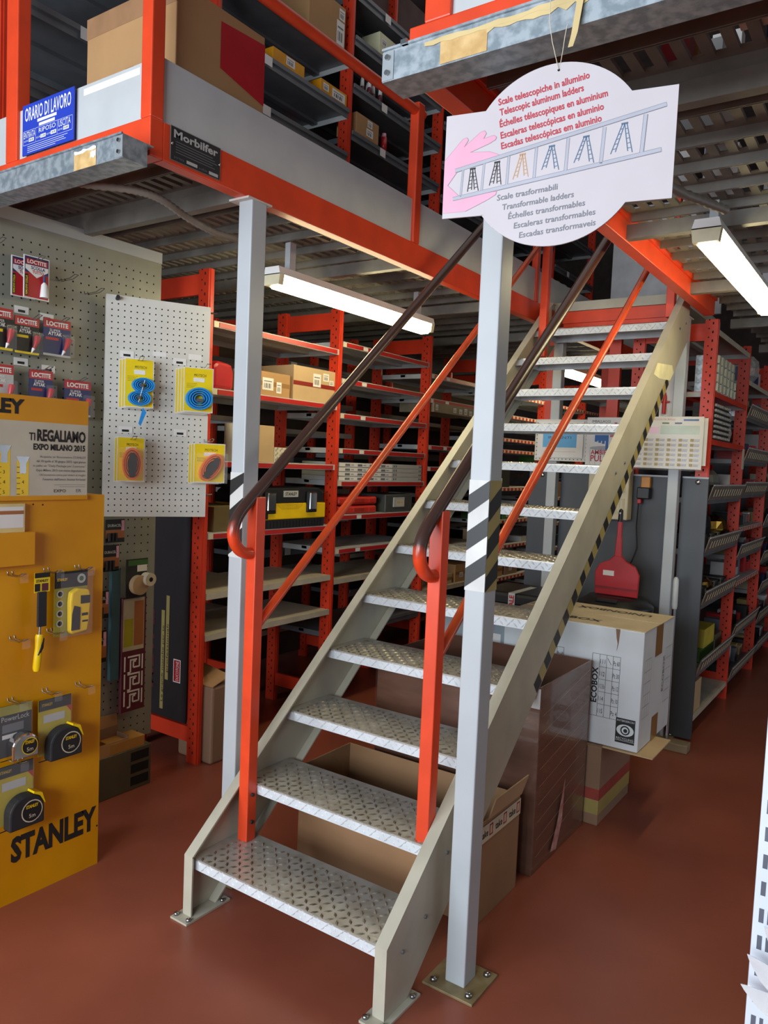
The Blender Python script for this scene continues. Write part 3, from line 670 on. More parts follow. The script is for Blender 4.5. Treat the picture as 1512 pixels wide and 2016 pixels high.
solid(MB().lathe(0, 0, [(0.05, 0), (0.05, 0.2)], mat('white_roll', 'd8d6d0', 0.6), 20), 'paper_roll', 'white upright roll on the middle shelf behind the left column', 'roll', (RX-0.09, 2.92, 1.545))
carton('dull olive carton at the left end of the tool box shelf', (RX-0.02, 2.73, 1.18), 0.22, 0.3, 0.13, E90, mat('olive_card', '6a5c3a', 0.7), False)
# red shopping bag / red pack on the second shelf
bag = MB(); bag.prism([(0.0, 0.0), (0.14, 0.0), (0.145, 0.09), (0.13, 0.135), (0.03, 0.145), (0.0, 0.12)], 0.02, 0.16, 'y', RED)
solid(bag, 'plastic_bag', 'shiny red plastic bag left of the cartons, partly behind the left column', 'bag', (RX, 2.70, 1.905), E90, bev=0.02)
# tool box
tb = thing('tool_box', 'black and yellow tool box with two metal latches on the shelf', 'tool box', (RX+0.005, 2.965, 1.18), E90)
m = MB(); m.prism([(0.0, 0.0), (0.62, 0.0), (0.63, 0.05), (-0.01, 0.05)], 0.0, 0.28, 'y', BLACKM)
for k in range(22): m.box(0.02+k*0.027, 0.035+k*0.027, -0.004, 0, 0.006, 0.042, BLACK)
m.build('base', tb)
MB().box(-0.005, 0.625, -0.006, 0.27, 0.05, 0.14, YEL2).build('front_body', tb, bev=0.006)
m = MB(); m.prism([(0.0, 0.14), (0.62, 0.14), (0.61, 0.2), (0.57, 0.225), (0.05, 0.225), (0.01, 0.2)], 0.0, 0.27, 'y', BLACK); m.build('lid', tb, bev=0.006)
m = MB(); m.poly([(0.2, 0.14), (0.2, 0.128), (0.24, 0.105), (0.38, 0.105), (0.42, 0.128), (0.42, 0.14)], -0.0065, mat('yellow_relief', 'd9b207', 0.35)); m.text('STANLEY', 0.31, 0.115, 0.012, -0.0072, YEL2, width=0.1, align='C', bold=0.02); m.rect(-0.005, 0.13, 0.055, 0.1, -0.0068, BLACK); m.build('front_relief', tb)
for x in (0.11, 0.46):
    MB().box(x-0.012, x+0.075, -0.016, 0, 0.085, 0.205, BLACK).build('latch_mount', tb, bev=0.004)
    MB().box(x, x+0.062, -0.026, -0.012, 0.1, 0.2, CHROME).build('latch', tb, bev=0.005)
m = MB(); m.box(0.255, 0.375, -0.006, 0, 0.175, 0.21, SILVER); m.text('STANLEY', 0.315, 0.184, 0.018, -0.0066, BLACKINK, width=0.1, align='C', bold=0.03); m.build('name_badge', tb, bev=0.002)
# metal shelf panels stacked in bay 2
base = thing('shelf_panel', 'flat metal shelf panel, lowest in the stack of four', 'shelf panel', (RX-0.01, 3.735, 1.447), E90, 'flat metal panels in the second left bay')
m = MB(); m.box(0, 0.96, 0, 0.3, 0, 0.0275, SILVER); m.build('panel_body', base, bev=0.002)
m = MB(); m.rect(0, 0.58, 0.003, 0.025, -0.0006, PAPER)
for k in range(4): m.rect(0.06+k*0.13, 0.11+k*0.13, 0.006, 0.02, -0.001, GREYINK); m.rect(0.12+k*0.13, 0.15+k*0.13, 0.009, 0.017, -0.001, LGREYINK)
m.build('edge_label', base)
m = MB()
for x in (0.6, 0.625): m.rect(x, x+0.008, 0.007, 0.021, -0.001, HOLE)
m.build('slot_holes', base); m = MB()
for x in (0.92, 0.94): m.rect(x, x+0.008, 0.007, 0.021, -0.001, HOLE)
m.build('slot_holes', base)
for k, nm in enumerate(('second from bottom', 'third from bottom', 'topmost')):
    dup(base, (RX-0.01, 3.735, 1.447+0.0288*(k+1)), E90, 'flat metal shelf panel, %s in the stack of four' % nm)
# red cases and grey bin on bay 2
for k, nm in enumerate(('lower', 'upper')):
    t = thing('tool_case', '%s of two red plastic cases stacked behind the orange mid rail' % nm, 'case', (RX-0.02, 3.75, 1.237+k*0.058), E90, 'red cases in the second left bay')
    MB().box(0, 0.42, 0, 0.25, 0, 0.052, REDCASE).build('shell', t, bev=0.014)
    m = MB(); m.box(0.16, 0.27, -0.006, 0, 0.012, 0.04, mat('red_case_dark', 'a82820', 0.4)); m.build('handle', t, bev=0.004)
    for x in (0.07, 0.33): MB().box(x, x+0.03, -0.005, 0, 0.014, 0.038, REDCASE).build('catch', t)
t = thing('storage_bin', 'dark grey plastic bin with a beige label on the shelf right of the red cases', 'bin', (RX-0.01, 4.255, 1.237), E90)
MB().box(0, 0.33, 0, 0.3, 0, 0.12, mat('grey_bin', '4a4d4b', 0.45)).build('bin_body', t, bev=0.006)
m = MB(); m.box(0.09, 0.22, -0.008, 0, 0.035, 0.1, SHELFW); m.rect(0.115, 0.215, 0.042, 0.085, -0.0085, BREAK); m.text('Rif. n', 0.13, 0.06, 0.013, -0.009, TANINK, width=0.06); m.build('label_holder', t)
# long carton with white stickers in bay 3
t = carton('long flat carton with five white stickers on the third left rack bay', (RX+0.012, 4.79, 1.95), 0.7, 0.3, 0.07, E90, mat('long_carton', '8d8067', 0.65), False, [(0.02, 0.015, 0.035, 0.04), (0.28, 0.015, 0.045, 0.035), (0.37, 0.012, 0.045, 0.035), (0.45, 0.012, 0.045, 0.045), (0.53, 0.01, 0.045, 0.035)])
# goods further in the aisle
fills = [(5.8, 1.12, 0.25, 0.1, GREEN), (6.1, 1.12, 0.2, 0.08, GREEN), (6.35, 1.12, 0.2, 0.09, OLIVE), (6.35, 1.215, 0.18, 0.06, SILVER), (5.85, 0.62, 0.3, 0.12, CARD), (6.2, 0.62, 0.25, 0.14, CARD3), (6.5, 0.9, 0.12, 0.05, SILVER), (5.0, 0.65, 0.25, 0.08, CARD2), (5.3, 0.65, 0.22, 0.14, CARD), (6.9, 1.05, 0.3, 0.13, CARD2), (7.3, 1.3, 0.3, 0.15, CARD3), (6.9, 1.6, 0.3, 0.12, GREEN), (5.9, 1.4, 0.3, 0.15, BLACKM), (7.3, 0.5, 0.35, 0.18, CARD), (4.9, 0.95, 0.25, 0.12, BLACKM), (5.85, 0.9, 0.25, 0.13, CARD2)]
fn = ['green box at the left of the row on the chequered shelf behind the column', 'middle green box on the chequered shelf behind the column', 'olive box right of the green boxes behind the column', 'silver-topped box lying on the olive box', 'brown carton low on the fourth left bay, seen under a tread', 'dull brown carton beside it low on the fourth left bay', 'small silver box alone on a low chequered shelf', 'pale flat carton on the low shelf of the third left bay', 'brown taller carton on the low shelf of the third left bay', 'pale carton on the fifth left bay at knee level', 'dull brown carton on the fifth left bay at chest level', 'green carton high on the fifth left bay', 'black crate on the fourth left bay at eye level', 'brown carton at the bottom of the fifth left bay', 'black crate in the third left bay below the handrail', 'pale carton in the fourth left bay above the brown one']
for (y, z, ww, hh, mm), nm in zip(fills, fn):
    carton(nm, (RX-0.03, y, z), ww, 0.25, hh, E90, mm, mm in (CARD, CARD2), [(ww*0.3, hh*0.25, 0.06, 0.04)] if hh > 0.07 else ())

# ------------------------------------------------------------------ upper floor goods
t = thing('carton', 'big brown carton behind the platform corner kick panel, red sheet on its side', 'carton', (-2.53, 1.70, 2.6))
MB().box(0, 0.475, 0, 0.405, 0, 0.49, CARD).build('box_body', t, bev=0.004)
m = MB(); m.rect(0.22, 0.262, 0.12, 0.27, -0.001, TAPE); m.rect(0, 0.475, 0.42, 0.49, -0.0008, mat('card_band', '9a7350', 0.6)); m.build('packing_tape', t)
m = MB(); m.add([(0.4765, 0.19, 0.293), (0.4765, 0.404, 0.248), (0.4765, 0.404, 0.462), (0.4765, 0.19, 0.447)], [(0,1,2,3)], RED); m.build('red_sheet', t)
yb = mat('amber_card', 'd9930f', 0.5)
carton('orange-yellow box with a white label, left one on the upper dark shelf', (XA, 3.03, 3.632), 0.25, 0.14, 0.07, E90, yb, False, [(0.1, 0.02, 0.07, 0.045)])
carton('orange-yellow box with pale front, right one on the upper dark shelf', (XA, 3.42, 3.632), 0.24, 0.14, 0.075, E90, yb, False, [(0.02, 0.02, 0.05, 0.04), (0.1, 0.012, 0.12, 0.05)])
carton('brown carton with two white labels on the upper shelf near the frame top', (XA, 3.30, 3.93), 0.32, 0.25, 0.24, E90, CARD, False, [(0.24, 0.02, 0.07, 0.13), (0.26, 0.16, 0.05, 0.06)])
carton('white and lime box on the upper shelf left of the right channel', (XA, 3.96, 4.08), 0.18, 0.14, 0.13, E90, mat('white_lime', 'd8d8b2', 0.5), False, [(0.02, 0.06, 0.06, 0.04)])
carton('brown carton with white labels on the upper shelf below the bottles', (XA, 3.76, 3.535), 0.23, 0.15, 0.12, E90, CARD, False, [(0.11, 0.07, 0.05, 0.04), (0.1, 0.015, 0.07, 0.045)])
for k, (y, zz, xo) in enumerate(((3.87, 3.80, 0), (3.905, 3.80, 0.03), (3.95, 3.80, -0.02), (3.985, 3.80, 0), (4.02, 3.80, 0.03))):
    t = thing('bottle', '%s of the white-capped bottles on the upper dark shelf' % ('first', 'second', 'third', 'fourth', 'fifth')[k], 'bottle', (XA-0.03+xo-0.03, y+0.01, zz), 0, 'white-capped bottles on the upper shelf')
    MB().lathe(0, 0, [(0.015, 0), (0.016, 0.05), (0.013, 0.06)], MAROON, 12).build('bottle_body', t)
    MB().lathe(0, 0, [(0.0135, 0.06), (0.011, 0.10), (0.005, 0.12)], WHITE, 12).build('cap', t)
t = thing('tube', 'red and yellow upright tube on the upper shelf beside the labelled carton', 'tube', (XA-0.03, 4.09, 3.535))
MB().lathe(0, 0, [(0.02, 0), (0.02, 0.09)], RED, 12).build('tube_body', t); MB().lathe(0, 0, [(0.016, 0.09), (0.014, 0.115)], PINK, 12).build('cap', t)
for k in range(6):
    t = thing('binder', '%s yellow-backed box in the row above the stair landing' % ('first', 'second', 'third', 'fourth', 'fifth', 'sixth')[k], 'box', (XA-0.02, 6.66+k*0.16, 3.155), E90, 'yellow boxes above the landing')
    MB().box(0, 0.07+0.01*(k % 2), 0, 0.2, 0, 0.2, mat('yellow_box', 'c9a53a', 0.5) if k != 3 else SILVER).build('box_body', t)
    m = MB(); m.text('EXPO', 0.05, 0.03, 0.03, -0.001, BLACKINK, width=0.12, rot=PI/2); m.rect(0.01, 0.06, 0.16, 0.185, -0.001, BLACKINK); m.build('spine_print', t)
solid(MB().box(-0.36, 0.36, 0, 0.02, 0.0, 0.75, mat('pale_panel', 'b4b6b8', 0.5)), 'loose_panel', 'plain pale grey panel standing on the landing behind the top stair', 'panel', (-1.46, 5.3, 2.612))
# things lying on the right slotted platform, glimpsed through its floor
cols = [PAPER, PAPER, RED, PAPER, NAVY, CARD, SILVER, PAPER, RED, BLACKM]
for k in range(44):
    x = -0.9 + rnd.random()*1.5; y = 1.75 + (k % 22)*0.125 + rnd.random()*0.03; 
    if k < 3: x = -0.2-0.2*k
    hh = 0.22+rnd.random()*0.25; mm = cols[k % 10]
    solid(MB().box(0, 0.06+rnd.random()*0.07, 0, 0.05, 0, hh, mm), 'blister_pack', 'small boxed ware on the right platform, glimpsed through its slotted floor', 'package', (x, y, 2.588), 0, 'wares on the slotted platform')
t = thing('notice', 'white notice with a yellow picture on the right platform panel', 'notice', (-0.83, 1.575, 2.605))
m = MB(); m.box(0, 0.15, -0.002, 0, 0, 0.2, PAPER); m.rect(0.04, 0.13, 0.045, 0.15, -0.0025, YELCARD); m.text('orari del magazzino', 0.05, 0.012, 0.006, -0.0025, BLACKINK, width=0.07); m.build('paper', t)

# ------------------------------------------------------------------ pegboards
def peg_mb(w, h, sp, r, m, margin, edge=0.02):
    p = MB(); p.box(0, w, 0, edge, 0, h, m)
    nx = int((w-2*margin)/sp)+1; nz = int((h-2*margin)/sp)+1
    for i in range(nx):
        for j in range(nz): p.disc(margin+i*sp, margin+j*sp, r, -0.0006, HOLE, 6)
    return p
pg = thing('pegboard', 'large grey pegboard wall hung with glue packs behind the yellow display', 'pegboard', (-3.0, 0.95, 0.2), E90)
peg_mb(1.48, 2.26, 0.038, 0.0042, PEGG, 0.03).build('board', pg)
MB().box(0, 1.48, -0.004, 0, 2.26, 2.31, GREY).build('top_trim', pg)
wp = thing('pegboard', 'white pegboard panel with strap packs, swung out beside the left column', 'pegboard', (-2.93, 2.083, 1.283), math.atan2(0.889, 0.457))
peg_mb(0.457, 0.966, 0.0266, 0.0035, PEGW, 0.024).build('board', wp, bev=0.0)
m = MB(); m.rect(0.2, 0.26, 0.72, 0.74, -0.001, PAPER); m.rect(0.36, 0.42, 0.72, 0.745, -0.001, PAPER); m.build('torn_label', wp)
MB().cyl((0.045, 0, 0.95), (0.045, -0.025, 0.955), 0.008, BLACKM).build('bolt', wp)
MB().tube([(0.45, 0.01, 0.94), (0.49, 0.01, 0.945)], 0.004, STEEL, 6).build('side_bracket', wp)
MB().tube([(0.45, 0.01, 0.1), (0.49, 0.01, 0.105)], 0.004, STEEL, 6).build('side_bracket', wp)
WPR = math.atan2(0.889, 0.457); WPO = Vector((-2.93, 2.083, 1.283)); WU = Vector((math.cos(WPR), math.sin(WPR), 0)); WN = Vector((math.sin(WPR), -math.cos(WPR), 0))
def wpl(u, z, off): return tuple(WPO + WU*u + WN*off + Vector((0, 0, z)))
def hook(label, loc, rotz, L=0.1, group=None, tagc=True):
    hk = thing('display_hook', label, 'hook', loc, rotz, group); g = MB()
    for x in (-0.008, 0.008): g.tube([(x, 0.0, 0.012), (x, -0.004, 0.0), (x, -L*0.7, 0.002), (x, -L, 0.014)], 0.0016, STEEL, 6)
    g.tube([(-0.008, -L, 0.014), (0.008, -L, 0.014)], 0.0016, STEEL, 6); g.build('wire', hk)
    if tagc: MB().box(-0.014, 0.014, -L-0.003, -L-0.002, -0.016, 0.012, CLEAR).build('price_clip', hk)
    return hk
def strap_pack(label, u, z, w, h, strapm, kind, layers, off, hg):
    t = thing('strap_pack', label, 'strap pack', wpl(u, z, off), WPR, hg)
    for k in range(layers): MB().box(-0.012*k*0.8, w-0.012*k*0.8, 0.012*k, 0.012*k+0.0015, -0.003*k, h-0.003*k, PAPER).rect(-0.012*k*0.8+0.004, w-0.012*k*0.8-0.004, -0.003*k+0.004, h-0.003*k-0.004, 0.012*k-0.0005, YELCARD).build('backing_card', t)
    m = MB(); m.text('MOTECH', w*0.35, h*0.8, 0.012, -0.001, BLACKINK, width=w*0.4); m.rect(w*0.32, w*0.7, h*0.68, h*0.77, -0.0012, PAPER)
    for k in range(4): m.rect(w*0.1, w*(0.45-0.04*k), h*(0.63-0.03*k), h*(0.635-0.03*k), -0.0011, BLACKINK)
    m.build('printing', t)
    def coil(cx, cz, rx, rz, n=4, ang=0.0):
        g = MB()
        for k in range(n):
            s0 = 1 - 0.2*k; pts = []
            for i in range(29):
                a = 2*PI*i/28; x, zz = rx*s0*math.cos(a), rz*s0*math.sin(a)
                pts.append((cx + x*math.cos(ang)-zz*math.sin(ang), -0.014, cz + x*math.sin(ang)+zz*math.cos(ang)))
            vs = [(p[0], -0.002, p[2]) for p in pts] + [(p[0], -0.026, p[2]) for p in pts]
            vi = [(cx+(p[0]-cx)*0.86, -0.002, cz+(p[2]-cz)*0.86) for p in pts] + [(cx+(p[0]-cx)*0.86, -0.026, cz+(p[2]-cz)*0.86) for p in pts]
            N = 29; fs = [(i, i+1, N+i+1, N+i) for i in range(N-1)]
            g.add(vs, fs, strapm); g.add(vi, fs, strapm)
            g.add(vs[N:] + vi[N:], [(i, i+1, N+i+1, N+i) for i in range(N-1)], strapm)
        return g
    if kind == 'eight':
        coil(w*0.62, h*0.46, 0.048, 0.032).build('strap', t); coil(w*0.5, h*0.19, 0.048, 0.033).build('strap', t)
        m = MB(); m.box(w*0.5, w*0.62, -0.032, -0.024, h*0.42, h*0.49, STEEL); m.box(w*0.4, w*0.52, -0.032, -0.024, h*0.17, h*0.23, STEEL); m.tube([(w*0.65, -0.03, h*0.56), (w*0.45, -0.03, h*0.1)], 0.0015, WHITE, 5); m.build('buckle', t)
        m = MB(); m.add([(w*0.62, -0.02, 0.0), (w*0.74, -0.02, -0.02), (w*0.55, -0.022, -0.08), (w*0.48, -0.022, -0.07)], [(0,1,2,3)], strapm); m.add([(w*0.62, -0.016, 0.0), (w*0.74, -0.016, -0.02), (w*0.55, -0.018, -0.08), (w*0.48, -0.018, -0.07)], [(3,2,1,0)], strapm); m.build('loose_end', t)
    elif kind == 'one':
        coil(w*0.5, h*0.3, 0.06, 0.05, 4, 0.1).build('strap', t); m = MB(); m.box(w*0.38, w*0.6, -0.032, -0.024, h*0.23, h*0.3, STEEL); m.build('buckle', t)
    else:
        a = 0.0 if kind == 'tall' else -0.6
        coil(w*0.52, h*0.4, 0.04, 0.07, 3, a).build('strap', t)
        m = MB(); c, sn = math.cos(a), math.sin(a)
        pts = [(-0.012, -0.05), (0.012, -0.05), (0.018, 0.02), (0.006, 0.055), (-0.01, 0.055), (-0.02, 0.0)]
        m.prism([(w*0.52 + x*c - zz*sn, h*0.37 + x*sn + zz*c) for x, zz in pts], -0.036, -0.02, 'y', mat('dark_ratchet', '4a4a48', 0.3, metal=0.8)); m.build('ratchet', t)
        m = MB(); m.box(0, w, -0.045, -0.0445, 0, h*0.75, CLEAR); m.box(0, w, -0.045, -0.001, 0, 0.001, CLEAR); m.box(w-0.001, w, -0.045, -0.001, 0, h*0.75, CLEAR); m.build('blister', t)
    return t
strap_pack('yellow card with a blue strap coiled in an eight, upper left on the white pegboard', 0.072, 0.483, 0.125, 0.212, BLUESTRAP, 'eight', 3, 0.055, None)
strap_pack('yellow card with a single blue strap coil, upper right on the white pegboard', 0.325, 0.480, 0.135, 0.200, BLUESTRAP, 'one', 4, 0.065, None)
strap_pack('yellow card with an upright orange ratchet strap, lower left on the white pegboard', 0.048, 0.158, 0.118, 0.196, ORSTRAP, 'tall', 2, 0.05, None)
strap_pack('clear box with a slanted orange ratchet strap, lower right on the white pegboard', 0.378, 0.162, 0.145, 0.180, ORSTRAP, 'slant', 3, 0.07, None)
for (u, z), nm in zip(((0.135, 0.685), (0.425, 0.68), (0.112, 0.342), (0.45, 0.348)), ('the eight-shaped blue strap', 'the single blue strap', 'the upright orange strap', 'the slanted orange strap')):
    hook('wire hook holding %s' % nm, wpl(u, z, 0.001), WPR, 0.115, 'hooks on the white pegboard', False)
for (u, z), nm in zip(((0.06, 0.70), (0.29, 0.69), (0.06, 0.37), (0.3, 0.37)), ('above the eight-shaped blue strap', 'above the single blue strap', 'above the upright orange strap', 'above the slanted orange strap')):
    g = MB(); g.box(0, 0.06, -0.0012, 0, 0, 0.03, PAPER); g.rect(0.015, 0.045, 0.006, 0.016, -0.0016, BLACKINK); solid(g, 'price_tag', 'white price tag on the white pegboard %s' % nm, 'tag', wpl(u, z, 0.0015), WPR, 'price tags on the white pegboard')

# glue packs on the grey pegboard (local front faces +X)
def glue(label, y, z, w, h, style, off=0.055):
    t = thing('glue_pack', label, 'glue pack', (-3.0+off, y, z), E90, None)
    m = MB()
    if style == 'scolla':
        m.box(0, w, 0, 0.003, 0, h, WHITE); m.rect(0.004, w-0.004, 0.004, h-0.004, -0.0004, RED); m.rect(0.004, w-0.004, h*0.6, h-0.004, -0.0006, NAVY)
        m.poly([(0.006, h*0.68), (w*0.5, h*0.5), (w-0.006, h*0.68), (w-0.006, h*0.78), (0.006, h*0.78)], -0.0008, WHITE)
        m.rect(w*0.08, w*0.92, h*0.8, h*0.93, -0.0008, RED); m.text('LOCTITE', w*0.5, h*0.82, h*0.09, -0.0012, WHITE, width=w*0.74, align='C', bold=0.03)
        m.text('SCOLLA', w*0.55, h*0.69, h*0.075, -0.0012, NAVY, width=w*0.55, align='C', bold=0.03); m.text('TUTTO', w*0.55, h*0.6, h*0.07, -0.0012, RED, width=w*0.45, align='C', bold=0.03)
        m.rect(w*0.04, w*0.17, h*0.06, h*0.56, -0.0009, BLACKINK); m.text('RIMUOVI COLLA', w*0.145, h*0.08, w*0.08, -0.0013, YELCARD, width=h*0.44, rot=PI/2, bold=0.02)
        m.build('card', t)
        MB().tube([(w*0.74, -0.012, h*0.06), (w*0.74, -0.012, h*0.36), (w*0.74, -0.012, h*0.42), (w*0.74, -0.012, h*0.55)], [0.017, 0.012, 0.004, 0.003], WHITE, 10).build('tube', t)
        MB().tube([(w*0.74, -0.012, h*0.42), (w*0.74, -0.012, h*0.57)], 0.005, NAVY, 8).build('nozzle', t)
    else:
        m.box(0, w, 0, 0.003, 0, h, {'black': BLACK, 'blue': NAVY, 'silver': SILVER}[style]); m.rect(0, w, h*0.76, h, -0.0004, RED)
        m.text('LOCTITE', w*0.5, h*0.81, h*0.12, -0.001, WHITE, width=w*0.8, align='C', bold=0.04)
        m.text('SUPER', w*0.42, h*0.66, h*0.07, -0.001, WHITE, width=w*0.4, align='C'); m.text('ATTAK', w*0.42, h*0.56, h*0.09, -0.001, WHITE, width=w*0.5, align='C', bold=0.03)
        m.rect(w*0.08, w*0.55, h*0.43, h*0.5, -0.0008, YELCARD if style == 'black' else RED); m.rect(0, w, 0, h*0.06, -0.0008, YELCARD if style == 'black' else SILVER)
        m.build('card', t)
        MB().tube([(w*0.66, -0.012, h*0.08), (w*0.74, -0.014, h*0.22), (w*0.82, -0.014, h*0.36), (w*0.88, -0.012, h*0.5)], [0.004, 0.006, 0.012, 0.013], [RED, WHITE][0], 10).build('tube', t)
        MB().tube([(w*0.62, -0.012, h*0.04), (w*0.7, -0.013, h*0.16)], [0.002, 0.007], WHITE, 8).build('nozzle', t)
        MB().box(w*0.55, w, -0.03, -0.0295, 0.0, h*0.6, CLEAR).build('blister', t)
    return t
glue('red and white glue remover pack with yellow side lettering, front of its hook', 1.705, 2.160, 0.108, 0.165, 'scolla', 0.075)
glue('red and white glue remover pack, half hidden behind the front one', 1.672, 2.163, 0.10, 0.155, 'scolla', 0.045)
glue('dark glue pack cut by the left frame edge, middle row', 1.585, 1.945, 0.09, 0.16, 'black')
glue('black glue pack with yellow band, middle row of the grey pegboard', 1.683, 1.943, 0.102, 0.145, 'black')
glue('navy blue glue pack with red band, middle row of the grey pegboard', 1.803, 1.95, 0.122, 0.15, 'blue')
glue('pale glue pack cut by the left frame edge, lower row', 1.585, 1.735, 0.095, 0.155, 'silver')
glue('navy glue pack left of centre in the lower row, behind the display top', 1.745, 1.74, 0.103, 0.145, 'blue')
glue('navy glue pack at the right end of the lower row', 1.90, 1.712, 0.125, 0.15, 'blue')
for (y, z), nm in zip(((1.76, 2.31), (1.905, 2.27), (2.03, 2.24), (1.75, 2.08), (1.87, 2.09), (1.60, 2.34), (1.80, 1.885), (1.96, 1.86)), ('above the glue remover packs', 'empty, right of the glue remover packs', 'empty, left of the white pegboard', 'holding the yellow-banded glue pack', 'holding the navy glue pack', 'at the left frame edge', 'above the lower glue packs', 'above the right lower glue pack')):
    hook('wire hook on the grey pegboard %s' % nm, (-2.999, y, z), E90, 0.12, 'hooks on the grey pegboard', False)
for (y, z), nm in zip(((1.71, 2.105), (1.82, 2.095), (1.71, 1.90), (1.83, 1.885)), ('under the glue remover packs', 'above the navy glue pack', 'under the yellow-banded glue pack', 'under the navy glue pack')):
    g = MB(); g.box(0, 0.06, -0.0012, 0, 0, 0.03, PAPER); g.rect(0.015, 0.045, 0.006, 0.016, -0.0016, BLACKINK); solid(g, 'price_tag', 'white price tag on the grey pegboard %s' % nm, 'tag', (-2.9985, y, z), E90, 'price tags on the grey pegboard')
def battery(label, y, z, w=0.075, h=0.115):
    t = thing('battery_pack', label, 'battery pack', (-2.955, y, z), E90)
    m = MB(); m.box(0, w, 0, 0.002, 0, h, BLACK); m.rect(0, w, 0.02, h*0.55, -0.0005, COPPER); m.text('DURACELL', w*0.5, h*0.68, 0.012, -0.0006, SILVER, width=w*0.8, align='C', bold=0.03); m.rect(w*0.82, w*0.98, h*0.5, h*0.95, -0.0006, PINK); m.build('card', t)
    for k in range(3): MB().cyl((0.015+k*0.017, -0.008, 0.008), (0.015+k*0.017, -0.008, h*0.42), 0.007, BLACKM, 8).build('battery', t)
    return t
battery('battery pack highest of its column, under the white pegboard', 2.12, 1.16, 0.1, 0.105)
battery('battery pack second row, left, beside the yellow display edge', 2.03, 1.03, 0.072, 0.12)
battery('battery pack second row, right', 2.108, 1.03, 0.085, 0.12)
battery('battery pack third from the top, alone on its hook', 2.055, 0.82, 0.088, 0.125)
battery('battery pack lowest of its column', 2.045, 0.62, 0.09, 0.145)
solid(MB().box(0, 0.046, 0, 0.02, 0, 0.51, TEAL), 'profile_strip', 'long teal strip hanging on the lower grey pegboard', 'strip', (-2.955, 2.158, 0.525), E90)
t = thing('masking_tape_pack', 'tape roll pack with green header hanging above the maroon bag', 'tape', (-2.93, 2.215, 0.90), E90)
m = MB(); m.box(0, 0.115, 0, 0.003, 0, 0.18, BLACKM); m.rect(0.01, 0.12, 0.15, 0.175, -0.0006, GREEN); m.rect(0.06, 0.115, 0.12, 0.15, -0.0006, PAPER); m.build('card', t)
MB().tube([(0.06, -0.03, 0.06), (0.06, -0.001, 0.06)], 0.045, CARD2, 20).build('large_roll', t)
g = MB(); g.tube([(0.1, -0.05, 0.085), (0.1, -0.008, 0.085)], 0.03, mat('tape_roll', 'cfc7ae', 0.5), 20); g.disc(0.1, 0.085, 0.011, -0.0505, HOLE, 14); g.build('small_roll', t)
t = thing('patterned_bag', 'hanging pack with pale leaflet and maroon Greek key pattern', 'pack', (-2.945, 2.21, 0.36), E90)
MB().box(0, 0.135, 0, 0.02, 0, 0.54, MAROON).build('pack_body', t, bev=0.004)
m = MB(); m.rect(0.004, 0.122, 0.29, 0.535, -0.001, mat('leaflet', 'b3ab90', 0.5)); m.rect(0.01, 0.06, 0.31, 0.44, -0.0014, mat('olive_yellow', 'a39b18', 0.5)); m.rect(0.065, 0.118, 0.31, 0.52, -0.0014, COPPER); m.build('leaflet', t)
m = MB()
for k in range(3):
    z = 0.03 + 0.082*k; Wm = PAPER; tt = 0.008
    m.rect(0.014, 0.022, z, z+0.07, -0.0012, Wm); m.rect(0.112, 0.12, z, z+0.07, -0.0012, Wm)
    for a, b2 in (((0.034, z+0.066), (0.1, z+0.066)), ((0.1, z+0.07), (0.1, z+0.012)), ((0.1, z+0.014), (0.066, z+0.014)), ((0.066, z+0.014), (0.066, z+0.042)), ((0.066, z+0.042), (0.08, z+0.042)), ((0.05, z+0.05), (0.086, z+0.05)), ((0.05, z+0.054), (0.05, z-0.008)), ((0.034, z-0.008), (0.05, z-0.008))): m.line(a, b2, tt, -0.0012, Wm)
m.build('key_pattern', t)
# low cabinet and boxes
cab = thing('low_cabinet', 'low olive cabinet with three dark openings at the foot of the grey pegboard', 'cabinet', (-2.9, 1.2, 0), E90)
MB().box(0, 1.155, 0, 0.12, 0, 0.195, OLIVE).build('cabinet_body', cab, bev=0.003)
m = MB()
for k in range(3): m.box(1.04, 1.14, -0.001, 0.0, 0.02+k*0.058, 0.062+k*0.058, HOLE)
m.build('opening', cab)
carton('flat brown printed carton lying on the low olive cabinet', (-2.905, 2.13, 0.195), 0.19, 0.10, 0.05, E90, mat('printed_amber', 'b5823f', 0.6), False)
carton('small white box at the display edge on the low olive cabinet', (-2.905, 1.98, 0.195), 0.07, 0.08, 0.12, E90, WHITE, False)
ob = thing('open_carton', 'small open brown carton with flap raised behind the flat printed carton', 'carton', (-2.99, 2.04, 0.195), E90)
MB().box(0, 0.19, -0.0, 0.004, 0, 0.1, CARD3).box(0, 0.004, -0.08, 0, 0, 0.07, CARD3).box(0.186, 0.19, -0.08, 0, 0, 0.07, CARD3).box(0, 0.19, -0.084, -0.08, 0, 0.06, CARD).build('box_body', ob)
MB().prism([(0.08, 0.1), (0.19, 0.1), (0.185, 0.155), (0.09, 0.16)], 0.0, 0.004, 'y', CARD).build('flap', ob)
t = thing('carton', 'tall brown carton with open top flap standing against the left rack upright', 'carton', (-2.84, 2.68, 0), E90)
MB().box(0, 0.3, 0, 0.25, 0, 0.40, CARD3).build('box_body', t, bev=0.012)
m = MB(); m.add([(0.0, 0.25, 0.40), (0.0, 0.0, 0.40), (0.12, 0.0, 0.44), (0.13, 0.25, 0.47)], [(0,1,2,3)], CARD); m.add([(0.0, 0.25, 0.403), (0.0, 0.0, 0.403), (0.12, 0.0, 0.443), (0.13, 0.25, 0.473)], [(3,2,1,0)], CARD); m.build('flap', t)

